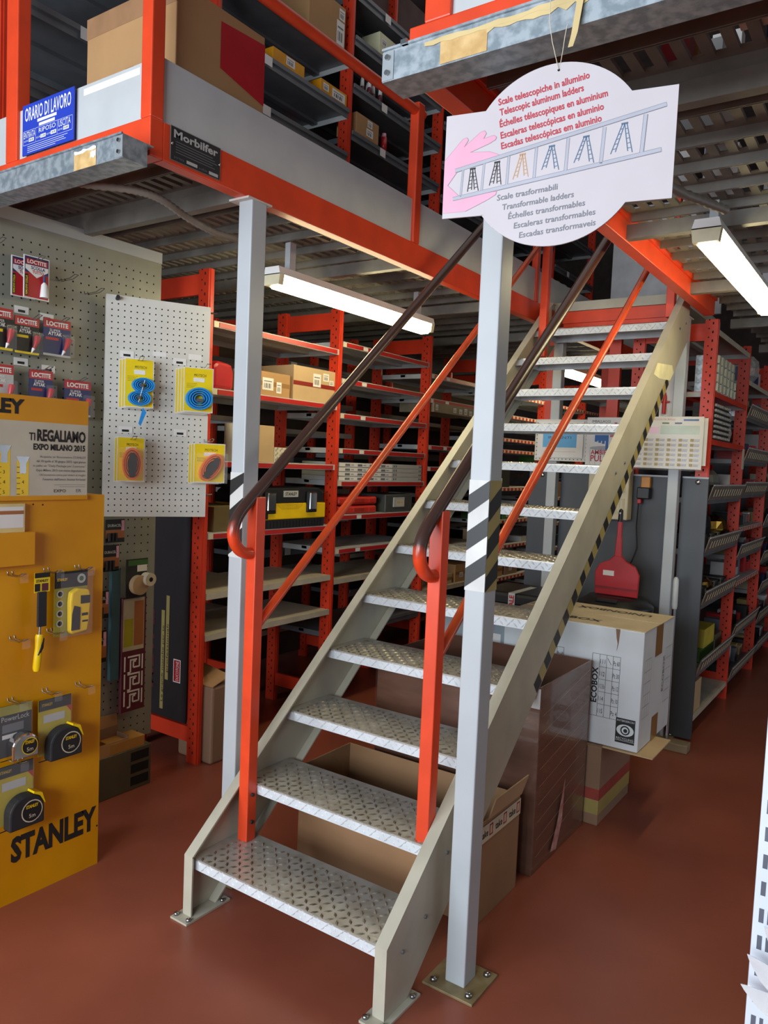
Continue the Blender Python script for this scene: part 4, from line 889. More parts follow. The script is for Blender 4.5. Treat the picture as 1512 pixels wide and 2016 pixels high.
# ------------------------------------------------------------------ yellow tool display
XS = -2.465
d = thing('tool_display', 'yellow cardboard tool display stand with printed header at the left', 'display stand', (XS, 0.75, 0), E90)
Wd = 1.01
m = MB(); m.box(0, Wd, 0, 0.22, 0, 1.41, YELLOW)
m.text('STANLEY', Wd-0.345, 0.145, 0.085, -0.001, BLACKINK, width=0.335, bold=0.045); m.disc(Wd-0.006, 0.15, 0.004, -0.001, BLACKINK)
for x, z in ((0.73, 1.38), (0.765, 1.378)): m.disc(x, z, 0.003, -0.001, HOLE)
m.build('back_panel', d)
hd = MB(); W2 = 0.93; hd.box(0, W2, -0.01, 0.01, 1.41, 1.66, PRINTGREY); hd.box(0, W2, -0.01, 0.01, 1.66, 1.745, YELLOW); hd.box(0, W2, -0.014, 0.02, 1.395, 1.41, YELLOW)
hd.text('STANLEY', 0.40, 1.685, 0.045, -0.011, BLACKINK, width=0.29, bold=0.05)
hd.text('TI', 0.706, 1.598, 0.026, -0.011, BLACKINK, width=0.022, bold=0.02); hd.text('REGALIAMO', 0.735, 1.598, 0.038, -0.011, BLACKINK, width=0.185, bold=0.04); hd.text('EXPO MILANO 2015', 0.722, 1.567, 0.02, -0.011, BLACKINK, width=0.197, bold=0.04)
for k, tx in enumerate(('Acquista un flessometro STANLEY', 'dal 10 aprile al 30 giugno 2015: ogni giorno', 'in palio un "Daily Package per 2 persone"', 'Expo Milano 2015 con menu degustazione.', 'Un\'occasione unica per vivere al meglio', 'l\'evento dell\'anno: buona fortuna!')): hd.text(tx, 0.922, 1.54-k*0.0155, 0.008, -0.011, GREYINK, width=0.2-0.012*abs(k-2), align='R', bold=0.01 if k % 2 else 0.0)
hd.rect(0.8, 0.92, 1.447, 1.448, -0.011, GREYINK); hd.rect(0.82, 0.92, 1.44, 1.441, -0.011, GREYINK)
hd.text('EXPO', 0.80, 1.421, 0.011, -0.011, BLACKINK, width=0.045); hd.text('ER', 0.885, 1.421, 0.012, -0.011, GREYINK, width=0.02)
for x, zt in ((0.60, 1.565), (0.665, 1.53)):
    hd.rect(x, x+0.042, 1.411, zt, -0.0105, YEL2); hd.poly([(x-0.003, zt+0.012), (x+0.045, zt+0.012), (x+0.033, zt-0.012), (x+0.033, zt-0.045), (x+0.01, zt-0.045), (x+0.01, zt-0.012)], -0.011, STEEL)
    for k in range(6): hd.rect(x, x+0.012, 1.415+k*0.018, 1.417+k*0.018, -0.0108, BLACKINK)
    for k in range(3): hd.text(str(5-k), x+0.018, 1.418+k*0.033, 0.012, -0.0108, BLACKINK)
hd.build('header_board', d)
pk = MB(); pk.box(0.5, 0.715, -0.04, 0.0, 1.18, 1.29, YELLOW); pk.build('leaflet_pocket', d)
pk = MB(); pk.box(0.5, 0.69, -0.02, -0.004, 1.29, 1.385, mat('leaflet_card', 'd9c489', 0.6)); pk.rect(0.5, 0.685, 1.305, 1.375, -0.0205, PAPER); pk.rect(0.5, 0.685, 1.35, 1.362, -0.021, COPPER); pk.build('leaflets', d)
def dl(y, z, off=0.0): return (XS+off, y, z)
for (y, z), nm in zip(((1.40, 1.145), (1.53, 1.145), (1.65, 1.145), (1.41, 0.925), (1.545, 0.93), (1.66, 0.715), (1.405, 0.715), (1.53, 0.72), (1.41, 0.51)), ('upper left, empty', 'holding the chisel', 'holding the stud detector', 'middle left, empty', 'middle, empty', 'at the right edge, empty', 'holding the chrome tape measure', 'holding the yellow tape measure', 'holding the lowest tape measure')):
    hook('wire hook on the yellow display, %s' % nm, dl(y, z, 0.001), E90, 0.085, 'hooks on the yellow display')
ch = thing('chisel', 'wood chisel with yellow and black handle hanging on the yellow display', 'chisel', dl(1.462, 0.815, 0.045), E90)
m = MB(); m.box(0.0, 0.056, -0.001, 0.001, 0.268, 0.335, YELCARD); m.rect(0, 0.056, 0.318, 0.335, -0.0016, BLACKINK); m.text('STANLEY', 0.028, 0.303, 0.009, -0.0016, BLACKINK, width=0.045, align='C', bold=0.03); m.rect(0.0, 0.02, 0.272, 0.298, -0.0016, BLACKINK); m.rect(0.026, 0.05, 0.272, 0.298, -0.0016, MAROON); m.build('card_header', ch)
m = MB(); m.box(0.01, 0.042, -0.008, 0.002, 0.15, 0.27, BLACKM); m.build('blade_sleeve', ch, bev=0.002)
MB().tube([(0.02, -0.004, 0.15), (0.018, -0.004, 0.12)], 0.004, STEEL, 8).build('shank', ch)
MB().tube([(0.018, -0.006, 0.125), (0.017, -0.006, 0.115), (0.014, -0.006, 0.08), (0.012, -0.006, 0.05), (0.008, -0.006, 0.01), (0.008, -0.006, 0.0)], [0.012, 0.014, 0.011, 0.013, 0.013, 0.010], YEL2, 12).build('handle', ch)
MB().tube([(0.026, -0.011, 0.112), (0.020, -0.012, 0.08), (0.008, -0.013, 0.055)], [0.006, 0.008, 0.005], BLACK, 8).build('grip', ch)
sd = thing('stud_detector', 'yellow stud detector in a clear blister on the yellow display', 'detector', dl(1.545, 0.915, 0.03), E90)
m = MB(); m.box(0, 0.13, 0, 0.002, 0, 0.228, mat('blister_card_olive', '9b9432', 0.5)); m.rect(0, 0.13, 0.17, 0.228, -0.0005, BLACKM); m.text('STANLEY', 0.01, 0.196, 0.009, -0.001, YEL2, width=0.04, bold=0.03)
for k in range(4): m.disc(0.022, 0.15-k*0.035, 0.013, -0.0008, SILVER, 16); m.disc(0.022, 0.15-k*0.035, 0.009, -0.0011, BLACKM, 12)
m.disc(0.105, 0.198, 0.017, -0.0008, SILVER, 18); m.disc(0.105, 0.198, 0.009, -0.0011, GREEN, 12); m.build('card', sd)
m = MB(); m.prism([(0.048, 0.015), (0.055, 0.005), (0.115, 0.012), (0.122, 0.05), (0.128, 0.13), (0.12, 0.16), (0.075, 0.168), (0.05, 0.155), (0.046, 0.12)], -0.028, -0.002, 'y', YEL2); m.build('body', sd, bev=0.006)
m = MB(); m.prism([(0.05, 0.02), (0.082, 0.02), (0.084, 0.1), (0.06, 0.108), (0.052, 0.08)], -0.03, -0.02, 'y', BLACK); m.prism([(0.085, 0.112), (0.122, 0.112), (0.122, 0.14), (0.085, 0.142)], -0.03, -0.02, 'y', BLACK); m.rect(0.09, 0.115, 0.068, 0.078, -0.0285, BLACK); m.rect(0.092, 0.115, 0.045, 0.052, -0.0285, BLACK); m.build('buttons', sd)
MB().box(0.002, 0.128, -0.036, -0.0355, 0.002, 0.226, CLEAR).build('blister', sd)
def tape_measure(label, y, z, style, w, h):
    t = thing('tape_measure_pack', label, 'tape measure', dl(y, z, 0.03), E90)
    m = MB(); m.box(0, w, 0, 0.002, 0, h, BLACKM if style == 'power' else mat('card_yellow_olive', 'b9a51c', 0.5))
    if style == 'power': m.rect(0, w, h*0.82, h, -0.0005, MATS['blister_card_olive']); m.text('PowerLock', w*0.5, h*0.7, 0.018, -0.001, SILVER, width=w*0.85, align='C'); m.rect(w*0.1, w*0.75, h*0.48, h*0.64, -0.001, DARKSHELF); m.rect(w*0.1, w*0.55, h*0.36, h*0.44, -0.001, PAPER)
    else: m.rect(0, w, h*0.8, h, -0.0005, BLACKM); m.rect(w*0.15, w*0.8, h*0.58, h*0.72, -0.001, SILVER); m.text('STANLEY', w*0.1, h*0.88, 0.01, -0.001, YEL2, width=0.04); m.poly([(w, h*0.68), (w, h*0.8), (w*0.85, h*0.8)], -0.0008, RED)
    m.build('card', t)
    sh = CHROME if style == 'power' else BLACKM
    cx, cz, r = (w*0.62, h*0.2, 0.047) if style == 'power' else (w*0.66, h*0.2, 0.062)
    pts = [(cx-r, cz-r*0.85), (cx+r, cz-r*0.85)] + [(cx+r*math.cos(a), cz+r*0.95*math.sin(a)) for a in [PI*i/12 for i in range(13)]]
    m = MB(); m.prism(pts, -0.045, -0.002, 'y', sh); m.build('case', t, bev=0.006)
    m = MB(); m.disc(cx+r*0.25, cz, r*0.62, -0.0458, YEL2 if style == 'power' else BREAK, 20); m.disc(cx+r*0.25, cz, r*0.56, -0.0462, BLACK, 20); m.text('STANLEY', cx+r*0.25, cz+r*0.2, 0.011, -0.0466, YEL2, width=r*0.7, align='C', bold=0.03); m.text('5m', cx+r*0.25, cz-r*0.35, 0.014, -0.0466, BREAK, align='C'); m.build('dial_label', t)
    if style != 'power':
        m = MB(); m.prism([(cx+r*0.35, cz+r*0.92), (cx+r*0.75, cz+r*0.7), (cx+r*1.02, cz+r*0.2), (cx+r*1.06, cz+r*0.2), (cx+r*0.85, cz+r*0.85), (cx+r*0.4, cz+r*1.02)], -0.044, -0.004, 'y', YEL2); m.build('yellow_edge', t)
    MB().box(cx-r-0.03, cx-r, -0.024, -0.02, cz-r*0.8, cz-r*0.77, BLACK).build('tape_tip', t)
    MB().box(0.0, w, -0.006, -0.0055, h*0.02, h, CLEAR).build('blister', t)
    return t
tape_measure('chrome pocket tape measure on black card, left in the lower group', 1.352, 0.535, 'power', 0.115, 0.175)
tape_measure('black and yellow tape measure on yellow card, right in the lower group', 1.492, 0.50, 'fat', 0.125, 0.20)
tape_measure('black and yellow tape measure on the lowest hook, left frame edge', 1.345, 0.30, 'fat', 0.13, 0.205)

# ------------------------------------------------------------------ boxes right of and under the stairs
def open_box(label, loc, w, d, h, m, wall=0.006, rim=None, name='open_carton'):
    t = thing(name, label, 'carton', loc)
    g = MB(); g.box(0, w, 0, wall, 0, h, m); g.box(0, w, d-wall, d, 0, h, m); g.box(0, wall, wall, d-wall, 0, h, m); g.box(w-wall, w, wall, d-wall, 0, h, m); g.box(wall, w-wall, wall, d-wall, 0, wall, m)
    g.build('box_body', t, bev=0.002)
    if rim:
        r = MB(); r.box(-0.002, w+0.002, -0.003, 0, h-0.03, h+0.002, rim); r.build('rim', t)
    return t
t = open_box('open brown carton under the second and third treads', (-1.93, 2.30, 0), 0.80, 0.33, 0.36, mat('dull_carton', '95714f', 0.75, noise=0.1, scale=3))
m = MB(); m.prism([(0.80, 0.36), (0.805, 0.36), (0.83, 0.44), (0.825, 0.44)], 0.06, 0.33, 'y', CARD2); m.build('flap', t)
m = MB(); m.add([(0.8025, 0.0, 0.285), (0.8025, 0.33, 0.285), (0.8025, 0.33, 0.345), (0.8025, 0.0, 0.345)], [(0,1,2,3)], BREAK); m.build('printed_tape', t)
m = MB(); 
for k in range(3): m.text('take', 0.0+k*0.11, 0, 0.026, 0, BLACKINK, width=0.055, bold=0.02); m.frame(0.065+k*0.11, 0.09+k*0.11, -0.006, 0.034, 0.005, 0, REDINK)
pr = m.build('tape_print', t, loc=(0.803, 0.01, 0.303)); pr.rotation_euler = (0, 0, E90)
m = MB(); m.rect(0.3, 0.4, 0.24, 0.25, -0.001, CARD3); m.rect(0.3, 0.52, 0.21, 0.215, -0.001, CARD3); m.rect(0.6, 0.605, 0.05, 0.33, -0.001, CARD3); m.build('printing', t)
t = open_box('tall film-wrapped brown carton right of the stairs', (-1.87, 2.73, 0), 0.757, 0.56, 0.745, CARTWRAP)
m = MB(); m.box(-0.003, 0.4, -0.004, 0.0, 0.70, 0.747, PAPER); m.build('white_rim', t)
m = MB(); m.box(0.67, 0.757, -0.003, -0.001, 0.66, 0.738, PAPER); m.build('paper_label', t)
FILM = mat('stretch_film', 'd8cfc8', 0.10, noise=0.0, alpha=0.02)
m = MB(); m.box(-0.004, 0.762, -0.006, 0.566, 0.03, 0.74, FILM); m.build('stretch_film', t)
m = MB()
for k in range(9):
    z = 0.1+k*0.07; m.add([(0.7635, 0.02, z-0.03), (0.7635, 0.52, z+0.05), (0.7635, 0.52, z+0.0515), (0.7635, 0.02, z-0.0285)], [(0,1,2,3)], mat('film_crease', 'b09a8c', 0.2))
m.build('film_creases', t)
m = MB(); m.add([(0.764, 0.17, 0.03), (0.764, 0.235, 0.02), (0.766, 0.28, 0.13), (0.766, 0.29, 0.30), (0.764, 0.225, 0.12)], [(0,1,2,3,4)], mat('torn_sticker', 'a8635c', 0.35, hex2='c9a6a0', scale=30)); m.build('torn_sticker', t)
# stand box and ECOBOX carton
t = thing('carton', 'brown carton with red and yellow bands under the white printed carton', 'carton', (-1.50, 3.315, 0))
MB().box(0, 0.445, 0, 0.45, 0, 0.355, CARD3).build('box_body', t, bev=0.003)
m = MB()
for z0, z1, mm in ((0.05, 0.115, YELTAPE), (0.115, 0.165, mat('brick_red_band', '9c4238', 0.5))):
    m.rect(-0.001, 0.446, z0, z1, -0.0012, mm); m.add([(0.4462, 0, z0), (0.4462, 0.45, z0), (0.4462, 0.45, z1), (0.4462, 0, z1)], [(0,1,2,3)], mm)
m.build('colour_bands', t)
MB().box(0.44, 0.66, 0.02, 0.32, 0.351, 0.356, CARD2).build('flap', t)
t = thing('carton', 'white printed shipping carton standing on the banded brown box', 'carton', (-1.57, 3.35, 0.358))
FLAP = mat('pale_flap', 'c6b497', 0.7, noise=0.06)
WC = mat('white_carton', 'd4d8da', 0.6, noise=0.03)
MB().box(0, 0.66, 0, 0.50, 0, 0.53, WC).build('box_body', t, bev=0.004)
m = MB(); m.box(-0.002, 0.662, 0.005, 0.245, 0.53, 0.5335, FLAP); m.box(-0.002, 0.662, 0.255, 0.495, 0.53, 0.5335, FLAP)
m.build('top_flaps', t)
m = MB(); m.add([(a+0.0, b2, 0.5342) for a, b2 in ((0.05, 0.5), (0.06, 0.5))] + [(0.06, 0.501, 0.5342), (0.05, 0.501, 0.5342)], [(0,1,2,3)], BLACKINK)
def flat_text(mb, s, x, y, h, width, flip):
    vs, fs = text_geo(s, 0.02, 0, 0); xa = min(v[0] for v in vs); xb = max(v[0] for v in vs); k = h/0.72; kx = width/(xb-xa); sg = -1 if flip else 1
    mb.add([(x+sg*(a-xa)*kx, y+sg*b2*k, 0.5345) for a, b2 in vs], fs, BLACKINK)
flat_text(m, 'ECOBOX', 0.14, 0.07, 0.05, 0.3, False); flat_text(m, 'UNIONBOX', 0.58, 0.42, 0.055, 0.36, True)
m.build('top_print', t)
m = MB(); yp = -0.001
def table(x0, z0, cols, rows, cw, chh, labels):
    for i in range(len(cols)+1):
        x = x0+sum(cols[:i]); m.rect(x, x+0.0015, z0, z0+rows*chh, yp, BLACKINK)
    for j in range(rows+1): m.rect(x0+(cols[0] if 0 < j < rows else 0), x0+sum(cols)+0.0015, z0+j*chh, z0+j*chh+0.0015, yp, BLACKINK)
    for j, (a, b2) in enumerate(labels):
        z = z0+(rows-1-j)*chh+chh*0.28; m.text(a, x0+cols[0]+0.004, z, 0.021, yp, BLACKINK, width=min(0.025, 0.0065*len(a)+0.002)); m.text(b2, x0+cols[0]+cols[1]+cols[2]+0.003, z, 0.021, yp, BLACKINK, width=0.027)
LB = [('111', 'Pz 60'), ('112', 'Pz 30'), ('112 Bis', 'Pz 12'), ('114', 'Pz 10'), ('115', 'Pz 4')]
CO = [0.034, 0.031, 0.029, 0.032]
table(0.437, 0.125, CO, 5, 0, 0.056, LB); m.text('ECOBOX', 0.466, 0.185, 0.026, yp, BLACKINK, width=0.16, rot=PI/2, bold=0.03)
m.build('printed_table', t); m = MB()
table(0.176, 0.125, CO, 5, 0, 0.056, LB); m.text('ECOBOX', 0.205, 0.185, 0.026, yp, BLACKINK, width=0.16, rot=PI/2, bold=0.03)
m.build('printed_table', t); m = MB()
m.line((0.507, 0.392), (0.524, 0.365), 0.002, yp, BLACKINK)
m.build('front_print', t); m = MB(); m.rect(0.56, 0.645, 0.03, 0.14, yp, BLACKINK)
m.poly([(0.6025+0.038*math.cos(2*PI*i/20), 0.088+0.026*math.sin(2*PI*i/20)) for i in range(20)], yp-0.0004, WC); m.disc(0.6025, 0.088, 0.021, yp-0.0008, BLACKINK, 18); m.disc(0.6025, 0.088, 0.015, yp-0.0011, WC, 18); m.disc(0.604, 0.087, 0.009, yp-0.0014, BLACKINK, 14)
m.text('INTERSEROH', 0.6025, 0.125, 0.009, yp-0.0004, WC, width=0.075, align='C'); m.text('RECYCLING', 0.6025, 0.045, 0.01, yp-0.0004, WC, width=0.075, align='C'); m.rect(0.562, 0.643, 0.04, 0.0415, yp-0.0004, WC)
m.build('recycling_logo', t); m = MB(); m.poly([(0.535, 0.53), (0.555, 0.53), (0.551, 0.47), (0.546, 0.44), (0.543, 0.43), (0.546, 0.465), (0.54, 0.49)], yp, CARD3)
m.build('torn_edge', t)
m = MB(); m.rect(0.19, 0.30, 0.39, 0.53, -0.001, TAPE); m.rect(0.2, 0.3, 0.0, 0.11, -0.001, TAPE)
m.text('ECOBOX', 0.36, 0.2, 0.03, -0.0012, GREYINK, width=0.17, rot=PI/2)
for x0 in (0.03, 0.37):
    for k in range(4): m.rect(x0+0.035*k, x0+0.035*k+0.0012, 0.14, 0.4, -0.0011, GREYINK)
    for k in range(6): m.rect(x0, x0+0.105, 0.14+k*0.052, 0.1412+k*0.052, -0.0011, GREYINK)
o = m.build('side_print', t, loc=(0.6605, 0, 0)); o.rotation_euler = (0, 0, E90)
# lit clear-windowed box between
t = carton('pale box with clear window behind the column, above the wrapped carton', (-1.95, 3.40, 0.62), 0.36, 0.2, 0.19, 0, mat('window_box', '9aa5ad', 0.4), False)
m = MB(); m.rect(0.14, 0.34, 0.03, 0.14, -0.001, PAPER); m.rect(0.14, 0.28, 0.06, 0.11, -0.0015, SILVER); m.build('window', t)
solid(MB().box(0, 0.40, 0, 0.2, 0, 0.62, CARD3), 'carton', 'brown carton carrying the pale windowed box, hidden behind the wrapped carton', 'carton', (-1.99, 3.39, 0))
# black case on a carton
solid(MB().box(0, 0.42, 0, 0.5, 0, 0.70, CARD3), 'carton', 'brown carton carrying the black tool case under the upper treads', 'carton', (-2.06, 3.95, 0))
bc = thing('tool_case', 'black plastic tool case with a silver sale strap, under the upper treads', 'case', (-2.06, 3.98, 0.70))
MB().box(0, 0.42, 0, 0.40, 0, 0.085, BLACK).build('case_base', bc, bev=0.015); MB().box(0.005, 0.415, 0.005, 0.395, 0.087, 0.165, BLACK).build('case_lid', bc, bev=0.02)
m = MB(); m.box(0.21, 0.25, -0.003, 0.0, -0.0, 0.165, SILVER); m.box(0.21, 0.25, -0.003, 0.3, 0.165, 0.167, SILVER); m.text('SALE', 0.244, 0.075, 0.028, -0.0035, RED, width=0.08, rot=PI/2, bold=0.04); m.build('paper_strap', bc)
MB().box(0.13, 0.29, -0.02, 0.0, 0.07, 0.1, BLACK).build('handle', bc, bev=0.006)
# round black bin with red dustpan on its lid
b = thing('waste_bin', 'round black waste bin with lid behind the white printed carton', 'bin', (-1.40, 4.49, 0))
MB().lathe(0, 0, [(0.17, 0), (0.195, 0.77)], mat('clear_dark_bin', '3a3c3a', 0.3), 28).build('bin_body', b)
MB().lathe(0, 0, [(0.212, 0.765), (0.215, 0.80), (0.205, 0.812), (0.17, 0.835), (0.16, 0.845), (0.08, 0.85)], BLACK, 32).build('lid', b)
MB().box(-0.06, 0.06, -0.18, -0.14, 0.83, 0.848, BLACK).build('lid_handle', b, bev=0.004)
dp = thing('dustpan', 'red long-handled dustpan standing on the black bin lid', 'dustpan', (-1.395, 4.47, 0.852))
pts = [(-0.125, 0.0), (0.125, 0.0), (0.13, 0.13), (0.105, 0.18), (0.05, 0.205), (0.022, 0.235), (-0.022, 0.235), (-0.05, 0.205), (-0.105, 0.18), (-0.13, 0.13)]
m = MB(); m.prism(pts, -0.012, 0.01, 'y', RED); m.build('pan', dp, bev=0.005)
MB().box(-0.122, 0.122, -0.016, -0.012, 0.04, 0.05, mat('dark_red_plastic', '861219', 0.4)).build('rib', dp)
m = MB(); m.prism([(-0.021, 0.22), (0.021, 0.22), (0.016, 0.34), (0.013, 0.35), (0.013, 0.44), (-0.013, 0.44), (-0.013, 0.35), (-0.016, 0.34)], -0.01, 0.01, 'y', RED); m.build('shaft', dp, bev=0.004)
m = MB(); m.tube([(0, 0, 0.435), (0, 0, 0.47), (0, 0, 0.5), (0, 0, 0.51)], [0.015, 0.014, 0.012, 0.004], BLACK, 12); m.disc(0, 0.485, 0.006, -0.0145, SILVER, 10); m.build('grip', dp)
MB().box(-0.08, -0.015, -0.0135, -0.012, 0.115, 0.145, PAPER).build('price_sticker', dp)
# electrical box, charger, cable
e = thing('breaker_box', 'cream electrical breaker box on the dark panel', 'breaker box', (-1.665, 4.65, 1.285))
MB().box(0, 0.25, 0, 0.09, 0, 0.31, BREAK).build('housing', e, bev=0.006)
m = MB(); m.box(0.02, 0.23, -0.006, 0, 0.04, 0.13, mat('cream_plastic2', 'c6bc9c', 0.4)); m.box(0.14, 0.23, -0.006, 0, 0.17, 0.27, MATS['cream_plastic2']); m.build('cover_panel', e)
m = MB(); m.box(0.14, 0.17, -0.012, -0.006, 0.07, 0.105, BLACK); m.box(0.19, 0.2, -0.009, -0.006, 0.05, 0.12, BREAK); m.box(0.21, 0.22, -0.009, -0.006, 0.05, 0.12, BREAK)
for z in (0.2, 0.22, 0.24): m.disc(0.19, z, 0.005, -0.0065, BLACKM)
m.build('switches', e)
c = thing('wall_charger', 'orange and black charger hanging on the dark panel by the white column', 'charger', (-1.36, 4.705, 1.44))
MB().box(0, 0.055, 0, 0.035, 0.04, 0.115, mat('amber_plastic', 'd08a2a', 0.4)).build('orange_body', c, bev=0.005); MB().box(-0.015, 0.06, -0.025, 0.035, -0.02, 0.05, BLACK).build('black_plug', c, bev=0.006); MB().box(-0.015, 0.01, -0.01, 0.02, -0.05, -0.02, RED).build('red_connector', c, bev=0.004)
cable = MB(); cable.tube([(-1.365, 4.70, 1.39), (-1.372, 4.71, 1.25), (-1.36, 4.71, 1.12), (-1.385, 4.71, 1.04), (-1.40, 4.71, 1.01), (-1.392, 4.71, 0.97)], 0.004, BLACK, 6)
cb = thing('power_cable', 'black cable with a white tag dangling on the dark panel', 'cable'); cable.build('cord', cb); MB().box(-1.41, -1.37, 4.70, 4.705, 0.93, 0.975, PAPER).build('tag', cb)
# mop and foot bar
t = thing('mop_handle', 'aluminium broom handle with pale grip leaning by the white column', 'broom', (-1.08, 4.56, 0))
MB().tube([(0.0, 0, 0.05), (-0.01, 0.03, 0.80)], 0.011, STEEL, 10).build('pole', t); MB().tube([(-0.01, 0.03, 0.80), (-0.011, 0.033, 0.82), (-0.013, 0.038, 0.97), (-0.013, 0.038, 0.985)], [0.013, 0.017, 0.016, 0.009], SHELFW, 12).build('grip', t)
MB().box(-0.15, 0.13, -0.06, 0.03, 0, 0.05, mat('tan_foot', '8a7a62', 0.5)).build('broom_head', t, bev=0.006)
# notices on the wire above the panels
def notice(label, x0, x1, z0, z1, y, fn, frame=None):
    t = thing('notice', label, 'notice', (x0, y, z0)); m = MB(); w, h = x1-x0, z1-z0
    m.box(0, w, -0.003, 0, 0, h, PAPER); fn(m, w, h); m.build('sheet', t); return t
def f1(m, w, h):
    m.rect(w*0.12, w*0.86, h*0.28, h*0.9, -0.0036, LBLUE); m.text('IMPIANTI', w*0.49, h*0.52, 0.016, -0.004, NAVY, width=w*0.5, align='C'); m.rect(w*0.15, w*0.85, h*0.16, h*0.165, -0.0036, RED)
bp = thing('notice_board', 'cream perforated board carrying the light blue notice, seen between treads', 'board', (-2.02, 4.62, 1.628))
peg_mb(0.35, 0.26, 0.025, 0.0035, PEGW, 0.012, 0.008).build('board', bp)
notice('light blue framed notice on the perforated board between the upper treads', -2.0, -1.70, 1.65, 1.875, 4.614, f1)
def f2(m, w, h):
    m.text('IMBALLAGGI', w*0.12, h*0.89, 0.017, -0.0036, BLACKINK, width=w*0.42); m.text('RIFIUTI', w*0.12, h*0.81, 0.017, -0.0036, BLACKINK, width=w*0.28); m.text('NEL', w*0.32, h*0.73, 0.015, -0.0036, BLACKINK, width=w*0.12)
    for k in range(4): m.rect(w*(0.55+0.085*k), w*(0.615+0.085*k), h*0.7, h*(0.9-0.03*abs(k-1)), -0.0036, RED)
    m.rect(w*0.55, w*0.87, h*0.6, h*0.74, -0.0036, RED)
    for k in range(4): m.rect(w*(0.2+0.085*k), w*(0.265+0.085*k), h*(0.5-0.02*k if k < 3 else 0.34), h*0.62, -0.0036, mat('mid_blue', '2a62a8', 0.5))
    m.rect(w*0.2, w*0.52, h*0.52, h*0.64, -0.0038, MATS['mid_blue'])
    m.text('APPOSITI', w*0.58, h*0.5, 0.014, -0.0036, BLACKINK, width=w*0.3); m.text('CONTENITORI', w*0.56, h*0.44, 0.014, -0.0036, BLACKINK, width=w*0.38)
    m.text('AMBIENTE', w*0.12, h*0.24, 0.028, -0.0036, REDINK, width=w*0.62, bold=0.02); m.text('PULITO', w*0.12, h*0.1, 0.038, -0.0036, REDINK, width=w*0.6, bold=0.02)
    for k in range(6): m.rect(w*(0.1+0.13*k), w*(0.1+0.13*k)+0.001, h*0.04, h*0.36, -0.0038, BLACKINK)
    m.poly([(w*0.43+w*0.34*math.cos(2*PI*i/24), h*0.37+h*0.045*math.sin(2*PI*i/24)) for i in range(24)], -0.0034, LGREYINK)
notice('white notice with red and blue hands about clean packaging waste', -1.675, -1.41, 1.605, 1.90, 4.60, f2)
def f3(m, w, h):
    m.text('LISTINO RACCOLTA BOLLI', w*0.1, h*0.93, 0.011, -0.0036, REDINK, width=w*0.5); m.rect(w*0.72, w*0.93, h*0.92, h*0.955, -0.0036, MATS['mid_blue']); m.rect(w*0.4, w*0.95, h*0.66, h*0.83, -0.0036, mat('pale_green', 'c3d3c8', 0.6)); m.rect(w*0.02, w*0.38, h*0.68, h*0.8, -0.0036, PINK)
    m.rect(w*0.42, w*0.52, h*0.86, h*0.89, -0.0036, GREEN); m.rect(w*0.6, w*0.7, h*0.86, h*0.89, -0.0036, NAVY)
    for i in range(6):
        for j in range(6):
            x = w*(0.02+0.162*i); z = h*(0.05+0.095*j); m.rect(x, x+w*0.05, z, z+h*0.055, -0.0036, mat('khaki_ink', 'a8955f', 0.6)); m.rect(x+w*0.055, x+w*0.13, z+h*0.03, z+h*0.045, -0.0036, LGREYINK); m.rect(x+w*0.055, x+w*0.125, z+h*0.005, z+h*0.02, -0.0036, mat('pale_violet', '9aa0cf', 0.6))
n3 = notice('large white price chart in a clear sleeve at the rack corner', -1.395, -1.0, 1.607, 1.905, 4.60, f3)
MB().box(0.0, 0.4, -0.012, -0.0116, -0.01, 0.3, CLEAR).build('clear_sleeve', n3)
notice('second white sheet behind the large price chart', -1.3, -0.985, 1.63, 1.9, 4.635, lambda m, w, h: None)
# red-handled screwdriver card behind the stringer
t = thing('tool_card', 'white hanging card with a red corkscrew-shaped tool behind the stringer', 'card', (-1.285, 4.72, 1.9)); MB().box(0, 0.075, 0, 0.003, 0, 0.42, PAPER).build('card', t)
MB().tube([(0.03, -0.01, 0.03), (0.03, -0.01, 0.13), (0.03, -0.01, 0.16)], [0.012, 0.012, 0.003], RED, 10).tube([(0.0, -0.01, 0.1), (0.06, -0.01, 0.1)], 0.006, RED, 8).build('red_tool', t)

# ------------------------------------------------------------------ right aisle goods
rx = -1.0
proto = thing('hook_bracket', 'grey metal bracket in the tall stack near the top of the rack end bay', 'bracket', (rx, 4.83, 2.071), E90, 'stacked grey brackets on the upper orange shelf')
m = MB(); m.box(0, 0.05, 0, 0.12, 0, 0.052, GALV); m.box(0.006, 0.016, -0.01, 0, 0.004, 0.048, mat('pale_metal', 'c9c8b8', 0.3, metal=0.6)); m.box(0.03, 0.044, -0.004, 0, 0.008, 0.02, BLACKM); m.build('bracket_body', proto)
for j in range(4):
    for i in range(11):
        if i == 0 and j == 0: continue
        if i == 10 and j > 1: continue
        dup(proto, (rx-0.004*(i % 2), 4.83+i*0.0535, 2.071+j*0.0535))
proto = thing('coach_bolt', 'small round-ended metal part in the dark stack on the lower orange shelf', 'metal part', (rx, 4.83, 1.791), E90, 'stacked round metal parts on the lower orange shelf')
m = MB(); m.box(0, 0.04, 0, 0.12, 0, 0.03, BLACKM); m.tube([(0.02, 0, 0.015), (0.02, -0.012, 0.015)], 0.009, SILVER, 8); m.build('part_body', proto)
for j in range(7):
    for i in range(11):
        if i == 0 and j == 0 or i+j > 15: continue
        dup(proto, (rx, 4.83+i*0.043, 1.791+j*0.031))
bagm = mat('clear_bag', 'cfd0c8', 0.15, noise=0.2, scale=30, alpha=0.55)
